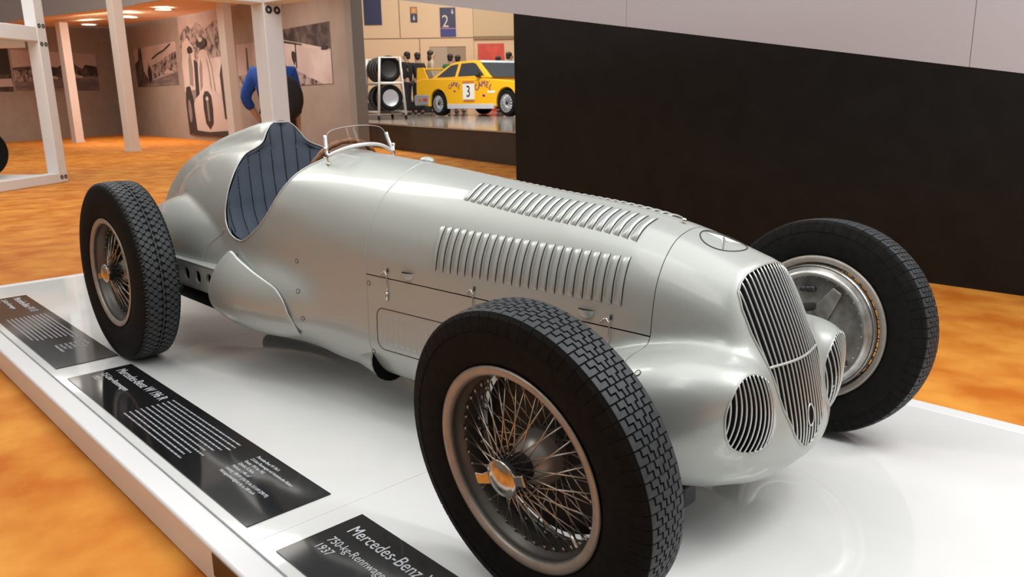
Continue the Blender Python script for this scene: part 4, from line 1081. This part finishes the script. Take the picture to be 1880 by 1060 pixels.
Mw = Matrix(((tt.x, bk.x, 0, ow.x), (tt.y, bk.y, 0, ow.y), (0, 0, 1, 0), (0, 0, 0, 1)))
mb = MB()
for (x0, x1, z0, z1) in ((-14, 7.86, 4.42, 11), (7.92, 11.9, 4.42, 11), (-14, 8.9, FZ, 4.36), (8.96, 9.44, FZ, 4.36), (9.44, 11.46, 3.94, 4.36), (11.46, 11.9, FZ, 4.36)): mb.box((x0, 0, z0), (x1, .4, z1), Mw)
struct(mb.build('wall_front', HALLW))
mb = MB().box((11.92, -.05, 4.46), (24, .4, 11), Mw); struct(mb.build('wall_far', HALLT))
struct(MB().box((11.92, -.0, FZ), (24, .4, 4.28), Mw).build('wall_side', HALLW))
struct(MB().box((11.92, -.12, 4.28), (24, .4, 4.46), Mw).build('trim_4', mat('brown_cable_tray', (.26, .18, .09), .6)))
struct(MB().box((-14, .05, FZ), (24, .39, 11), Mw).build('trim_5', SEAM))
dr = empty('hall_gate', ow); dr.matrix_world = Mw.copy(); tag(dr, 'wide grey rolling gate in the far hall wall', 'gate')
MB().box((9.46, .02, FZ), (10.42, .06, 3.92)).build('door_leaf', mat('gate_tan', (.42, .34, .26), .6), dr)
MB().box((10.43, .10, FZ), (11.44, .14, 3.92)).build('door_leaf', mat('gate_green', (.24, .22, .15), .6), dr)
NAVY = mat('sign_navy', (.010, .013, .075), .5); BLUE = mat('sign_blue', (.020, .020, .21), .5); SIGNW = mat('sign_pale', (.60, .52, .52), .5); ORG = mat('sign_orange', (.52, .19, .03), .5)
def wall_sign(label, x0, x1, z0, z1, m):
    t = empty('hall_sign'); t.matrix_world = Mw @ Matrix.Translation((x0, -.06, z0)); tag(t, label, 'sign')
    MB().box((0, 0, 0), (x1-x0, .055, z1-z0)).build('sign_board', m, t); return t
def arrow(t, cx, cz, s, m):
    MB().prism([(cx-s*.18, cz+s), (cx+s*.18, cz+s), (cx+s*.18, cz+.1*s), (cx+s*.55, cz+.1*s), (cx, cz-s*.8), (cx-s*.55, cz+.1*s), (cx-s*.18, cz+.1*s)], -.012, -.001).build('arrow', m, t)
wall_sign('large plain navy sign beside the end of the stand wall', 6.0, 6.94, 5.12, 7.6, NAVY)
t = wall_sign('small orange and navy sign with a white arrow pointing down', 8.5, 8.87, 5.24, 6.03, NAVY)
MB().box((.02, -.01, .44), (.35, -.001, .77)).build('orange_field', ORG, t); MB().box((.09, -.014, .50), (.28, -.011, .70)).build('pale_field', mat('sign_amber', (.62, .33, .10), .5), t); arrow(t, .185, .19, .15, SIGNW)
t = wall_sign('navy hall sign with a large 2 and a small arrow', 10.1, 10.95, 4.47, 5.98, NAVY)
MB().box((.0, -.008, 0), (.85, -.001, .40)).build('blue_field', BLUE, t); MB().box((.0, -.010, .40), (.85, -.001, .44)).build('rule', mat('sign_rule', (.45, .22, .26), .5), t)
text('number_lettering', '2', .92, SIGNW, t, (.09, -.012, .49), (PI/2, 0, 0), .86, ext=.004); arrow(t, .68, 1.27, .15, SIGNW)
rb = empty('market_booth'); rb.matrix_world = Mw @ Matrix.Translation((12.05, -1.6, FZ)); tag(rb, 'red fronted sales booth in the far hall beside the gate', 'booth')
RED = noise_mat('booth_red', (.42, .02, .012), (.60, .06, .03), 1.5, .5)
MB().box((0, 0, 2.9), (1.42, .1, 4.1)).build('booth_fascia', RED, rb)
MB().box((0, .9, 0), (1.42, 1.0, 2.9)).build('booth_back', photo_mat('booth_goods', 9, (.05, .02, .015), (.55, .25, .15), 2.5), rb)
MB().box((0, .02, 0), (1.42, .8, 1.1)).build('booth_counter', RED, rb)
for x in (0.03, 1.33): MB().box((x, .02, 0), (x+.06, .08, 2.9)).build('booth_post', FRAMEW, rb)
mb = MB()
for i in range(6): mb.sphere((.15+.22*i, .05, 2.82), .05, 10, 6)
mb.build('lamp_row', mat('booth_glow', (1, 1, 1), .5, emit=(1, .75, .45), estr=3), rb, True)
area('far_hall_lamp', (-22, 22, 9), (-31, 27, 4), 6, 1050, (1, .90, .74))
area('far_hall_lamp', (-14, 12.5, 7), (-17.5, 17, .8), 4, 1000, (1, .95, .88))
# dark low plinth behind the car
pl = empty('dark_plinth', (-26.0, 20.4, SZ), .877); tag(pl, 'long low dark plinth behind the yellow car and the trolley', 'plinth')
MB().box((-2.2, -.5, .002), (1.6, .5, .50)).build('plinth_body', mat('plinth_dark', (.03, .024, .02), .5), pl); MB().box((-2.25, -.55, .50), (1.65, .55, .58)).build('plinth_top', mat('plinth_edge', (.50, .46, .42), .4), pl)
# yellow touring car
yc = empty('touring_car', (-19.50, 18.62, SZ+.006), math.radians(-2), scale=1.41); tag(yc, 'yellow racing saloon with rear wing and number 3 on the far stage', 'car')
YEL = mat('yellow_paint', (.88, .47, .014), .22, coat=.5); SILL = mat('sill_grey', (.30, .31, .34), .35); DGL = mat('car_glass', (.03, .032, .04), .06, spec=.8); BLK = mat('car_black', (.008, .008, .008), .6)
def arc(cx, r, a0, a1, n=14, zc=.31): return [(cx+r*math.cos(math.radians(a0+(a1-a0)*k/n)), zc+r*math.sin(math.radians(a0+(a1-a0)*k/n))) for k in range(n+1)]
prof = [(-.93,.30),(-.95,.62),(-.93,.93),(-.55,.965),(0,.95),(1.0,.93),(1.95,.91),(2.9,.83),(3.38,.75),(3.48,.62),(3.50,.30),(3.08,.22)]+arc(2.665,.37,-12,192)+[(2.2,.22),(.42,.22)]+arc(0,.37,-12,192)+[(-.40,.24)]
mbc = MB().prism(prof, -.85, .85).build('body_shell', YEL, yc, bevel=.05, segs=3)
g = [(-.42,.94),(.30,1.32),(.55,1.365),(1.25,1.375),(1.42,1.35),(2.08,.915)]
def greenhouse(mb, off=0.):
    n_ = len(g); v = []
    for s in (-1, 1):
        for x, z in g: v.append((x, s*(.80-.19*max(0, (z-.92)/.45)), z))
    mb.add(v, [tuple(range(n_)), tuple(range(2*n_-1, n_-1, -1))]+[(i, n_+i, n_+(i+1) % n_, (i+1) % n_) for i in range(n_)]); return mb
greenhouse(MB()).build('cabin', YEL, yc, bevel=.04, segs=3)
def sidey(z): return .80-.19*max(0, (z-.92)/.45)
def sidepane(nm, poly, m, off=.008):
    for s in (-1, 1):
        v = [(x, s*(sidey(z)+off), z) for x, z in poly]+[(x, s*(sidey(z)-.004), z) for x, z in poly]; n_ = len(poly)
        MB().add(v, [tuple(range(n_)), tuple(range(2*n_-1, n_-1, -1))]+[(i, n_+i, n_+(i+1) % n_, (i+1) % n_) for i in range(n_)]).build(nm, m, yc)
sidepane('rear_window', [(-.10,.985),(.36,1.27),(.66,1.30),(.66,.985)], DGL); sidepane('front_window', [(.78,.985),(.78,1.305),(1.22,1.31),(1.36,1.28),(1.80,.985)], DGL)
def front_quad(nm, x0, z0, x1, z1, y0, y1, m):
    MB().add([(x0, -y0, z0), (x0, y0, z0), (x1, y1, z1), (x1, -y1, z1), (x0-.01, -y0, z0-.01), (x0-.01, y0, z0-.01), (x1-.01, y1, z1-.01), (x1-.01, -y1, z1-.01)], [(0,1,2,3), (7,6,5,4), (0,4,5,1), (1,5,6,2), (2,6,7,3), (3,7,4,0)]).build(nm, m, yc)
front_quad('windscreen', 2.075, .945, 1.53, 1.306, .73, .60, DGL); front_quad('sun_strip', 1.53, 1.306, 1.45, 1.362, .60, .575, mat('strip_white', (.72, .80, .80), .4)); front_quad('heated_rear_window', -.39, .98, .24, 1.31, .70, .60, DGL)
MB().prism([(.42,.18),(2.24,.18),(2.24,.30),(.42,.30)], -.875, -.84).build('side_skirt', mat('skirt_silver', (.55, .57, .62), .3), yc, bevel=.01); MB().prism([(.42,.18),(2.24,.18),(2.24,.30),(.42,.30)], .84, .875).build('side_skirt', SILL, yc, bevel=.01)
MB().prism([(-1.02,.26),(-1.05,.50),(-.96,.56),(-.36,.54),(-.42,.28)], -.875, .875).build('rear_bumper', SILL, yc, bevel=.03); MB().prism([(3.06,.16),(3.62,.16),(3.60,.48),(3.10,.50)], -.875, .875).build('front_bumper', SILL, yc, bevel=.03)
wg_ = MB().box((-1.02, -.74, 1.20), (-.62, .74, 1.245)).build('rear_wing', YEL, yc, bevel=.015)
for s in (-1, 1): MB().prism([(-1.04,.90),(-1.00,1.26),(-.70,1.26),(-.52,.94)], s*.74-.02, s*.74+.02).build('wing_endplate', YEL, wg_, bevel=.01)
MB().box((-.30, -.8, .25), (3.0, .8, .60)).build('floor_pan', BLK, yc)
for x in (0, 2.665):
    for s in (-1, 1):
        wh = empty('road_wheel', (x, s*.735, .312), parent=yc)
        MB().lathe(catmull([(-.11,.22),(-.115,.27),(-.09,.305),(0,.312),(.09,.305),(.115,.27),(.11,.22)], 3), 40, 'y').build('tyre', RUBBER, wh, True)
        MB().lathe([(s*.105,.262),(s*.11,.25),(s*.085,.20),(s*.075,.09),(s*.09,.06),(s*.09,.001)], 36, 'y').build('rim', mat('rim_silver', (.50, .52, .56), .35, .6), wh, True)
        MB().disc((0, s*.092, 0), .045, (0, s, 0), 16).build('wheel_nut', BLK, wh)
        mb = MB()
        for k in range(15): a = 2*PI*k/15; mb.tube([(.06*math.cos(a), s*.09, .06*math.sin(a)), (.195*math.cos(a), s*.096, .195*math.sin(a))], .012, 6)
        mb.build('wheel_spokes', mat('rim_silver', (.5, .52, .56), .35, .6), wh, True)
for s in (-1, 1):
    MB().sphere((1.72, s*.90, 1.0), .10, 14, 8, (.6, .9, .7)).build('wing_mirror', BLK, yc, True)
PUR = mat('lettering_purple', (.16, .03, .20), .5); NWH = mat('number_white', (.80, .80, .78), .5)
MB().box((1.06, -.862, .40), (1.50, -.851, .83)).build('number_panel', NWH, yc); MB().box((1.06, -.865, .80), (1.50, -.852, .86)).build('number_strip', ORG, yc); MB().box((1.08, -.865, .36), (1.50, -.852, .41)).build('number_strip', ORG, yc)
text('number_lettering', '3', .40, BLK, yc, (1.28, -.866, .475), (PI/2, 0, 0), .9, align='CENTER', ext=.003)
def arch_text(s, cx, cz, R_, size, m, span):
    for i, ch in enumerate(s):
        a = math.radians(90+span/2-span*i/(len(s)-1)); text('sponsor_lettering', ch, size, m, yc, (cx+R_*math.cos(a), -.858, cz+R_*math.sin(a)), (PI/2, 0, 0), 1, align='CENTER', ext=.003).rotation_euler = (PI/2, math.radians(90)-a, 0)
arch_text('CAMEL', 1.86, .36, .36, .20, PUR, 76); arch_text('CAMEL', .72, .48, .27, .15, PUR, 76)
MB().sphere((1.86, -.853, .50), .06, 10, 6, (1, .1, .5)).build('sponsor_mark', PUR, yc, True); MB().sphere((.72, -.853, .62), .045, 10, 6, (1, .1, .5)).build('sponsor_mark', PUR, yc, True)
MB().box((2.0, -.856, .56), (2.28, -.851, .61)).build('maker_strip', NWH, yc)
MB().sphere((-.75, -.878, .42), .07, 10, 6, (1, .1, .8)).build('sponsor_dot', ORG, yc, True); MB().box((-.62, -.880, .38), (-.44, -.874, .46)).build('sponsor_strip', mat('sticker_red', (.5, .06, .08), .5), yc)
MB().box((3.30, -.80, .60), (3.52, -.50, .74)).build('headlight', mat('lamp_clear', (.7, .7, .66), .1), yc, bevel=.02); MB().box((3.30, .50, .60), (3.52, .80, .74)).build('headlight', mat('lamp_clear', (.7, .7, .66), .1), yc, bevel=.02)
# silver car roof glimpsed behind
# tyre trolley
tr_loc = (-18.05, 13.95, SZ); trz = -.35
tk = empty('tyre_trolley', tr_loc, trz, scale=1.25); tag(tk, 'white tube trolley on castors carrying racing tyres in two tiers', 'trolley')
TUBE = mat('trolley_white', (.62, .58, .55), .4)
hx, hy2 = .62, .36
for s in (-1, 1):
    MB().tube([(s*hx, -hy2, .12), (s*hx, -hy2*.72, 1.55), (s*hx, hy2*.72, 1.55), (s*hx, hy2, .12)], .035, 8).build('end_frame', TUBE, tk, True)
    MB().tube([(s*hx, -hy2*.86, .92), (s*hx, hy2*.86, .92)], .03, 8).build('cross_bar', TUBE, tk, True)
for y in (-1, 1):
    MB().tube([(-hx, y*hy2*.86, .92), (hx, y*hy2*.86, .92)], .028, 8).build('upper_rail', TUBE, tk, True); MB().tube([(-hx, y*hy2, .20), (hx, y*hy2, .20)], .03, 8).build('lower_rail', TUBE, tk, True)
    for s in (-1, 1): MB().lathe([(-.02,.06),(.02,.06),(.02,.01)], 14, 'y', (s*hx, y*hy2, .06)).build('castor', BLK, tk, True)
Mt = Matrix.Translation(tr_loc) @ Matrix.Rotation(trz, 4, 'Z') @ Matrix.Scale(1.25, 4)
def loose_tyre(x, z, lab, dark=True):
    t = empty('racing_slick'); t.matrix_world = Mt @ Matrix.Translation((x, 0, z)); tag(t, lab, 'tyre', 'racing tyres on the trolley')
    MB().lathe(catmull([(.10,.21),(.13,.25),(.125,.30),(.09,.325),(0,.33),(-.09,.325),(-.125,.30),(-.13,.25),(-.10,.21)], 3), 36, 'x').build('tyre', RUBBER, t, True)
    MB().lathe([(.10,.212),(.09,.19),(.05,.06),(.06,.001)], 28, 'x').lathe([(-.10,.212),(-.09,.19),(-.05,.06),(-.06,.001)], 28, 'x').build('rim', BLK if dark else mat('rim_silver', (.5, .52, .56), .35, .6), t, True)
    for k in (-.06, .05): MB().lathe([(k-.012,.331),(k+.012,.331)], 36, 'x').build('chalk_band', mat('tyre_stripe', (.35, .37, .37), .6), t, True)
for i, (x, lab) in enumerate(((-.42, 'upper tier racing tyre at the left end of the trolley'), (-.14, 'second upper tyre from the left end of the trolley'), (.14, 'third upper tyre from the left end of the trolley'), (.42, 'upper tier racing tyre at the right end of the trolley'))): loose_tyre(x, 1.27, lab)
for i, (x, lab) in enumerate(((-.42, 'lower tier racing tyre at the left end of the trolley'), (-.14, 'second lower tyre from the left end of the trolley'), (.44, 'lower tier racing tyre with its silver rim showing at the right end'))): loose_tyre(x, .555, lab, i < 2)
# visitors
person('visitor in black standing left in the pair between trolley and yellow car', (-22.99, 18.70, SZ), -2.6, 1.42, (.012, .011, .012), (.010, .010, .012), (.02, .015, .012))
person('visitor in black with a turned head, right in the dark pair by the trolley', (-23.25, 19.45, SZ), 2.9, 1.42, (.013, .012, .013), (.012, .012, .014), (.03, .02, .015))
person('long-haired visitor in a pale top behind the yellow rear wing', (-24.35, 21.1, SZ), 1.0, 1.52, (.42, .34, .27), (.02, .02, .025), (.03, .02, .012), hairlen=.12)
person('visitor in a green top beyond the yellow car roof', (-22.25, 20.41, SZ), 2.2, 1.37, (.035, .16, .045), (.02, .02, .02), (.02, .015, .012))
person('dark-haired visitor in grey standing behind the visitor in green', (-22.57, 21.11, SZ), 2.0, 1.36, (.12, .11, .09), (.02, .02, .02), (.02, .015, .012))
person('visitor in a bright blue top in front of the red booth', (-20.9, 21.9, SZ), 1.4, 1.30, (.02, .14, .48), (.02, .02, .02), (.025, .018, .012))
person('dark visitor beside the black wall edge near the red booth', (-21.29, 22.93, SZ), 1.2, 1.42, (.03, .022, .018), (.02, .02, .02), (.02, .015, .012))
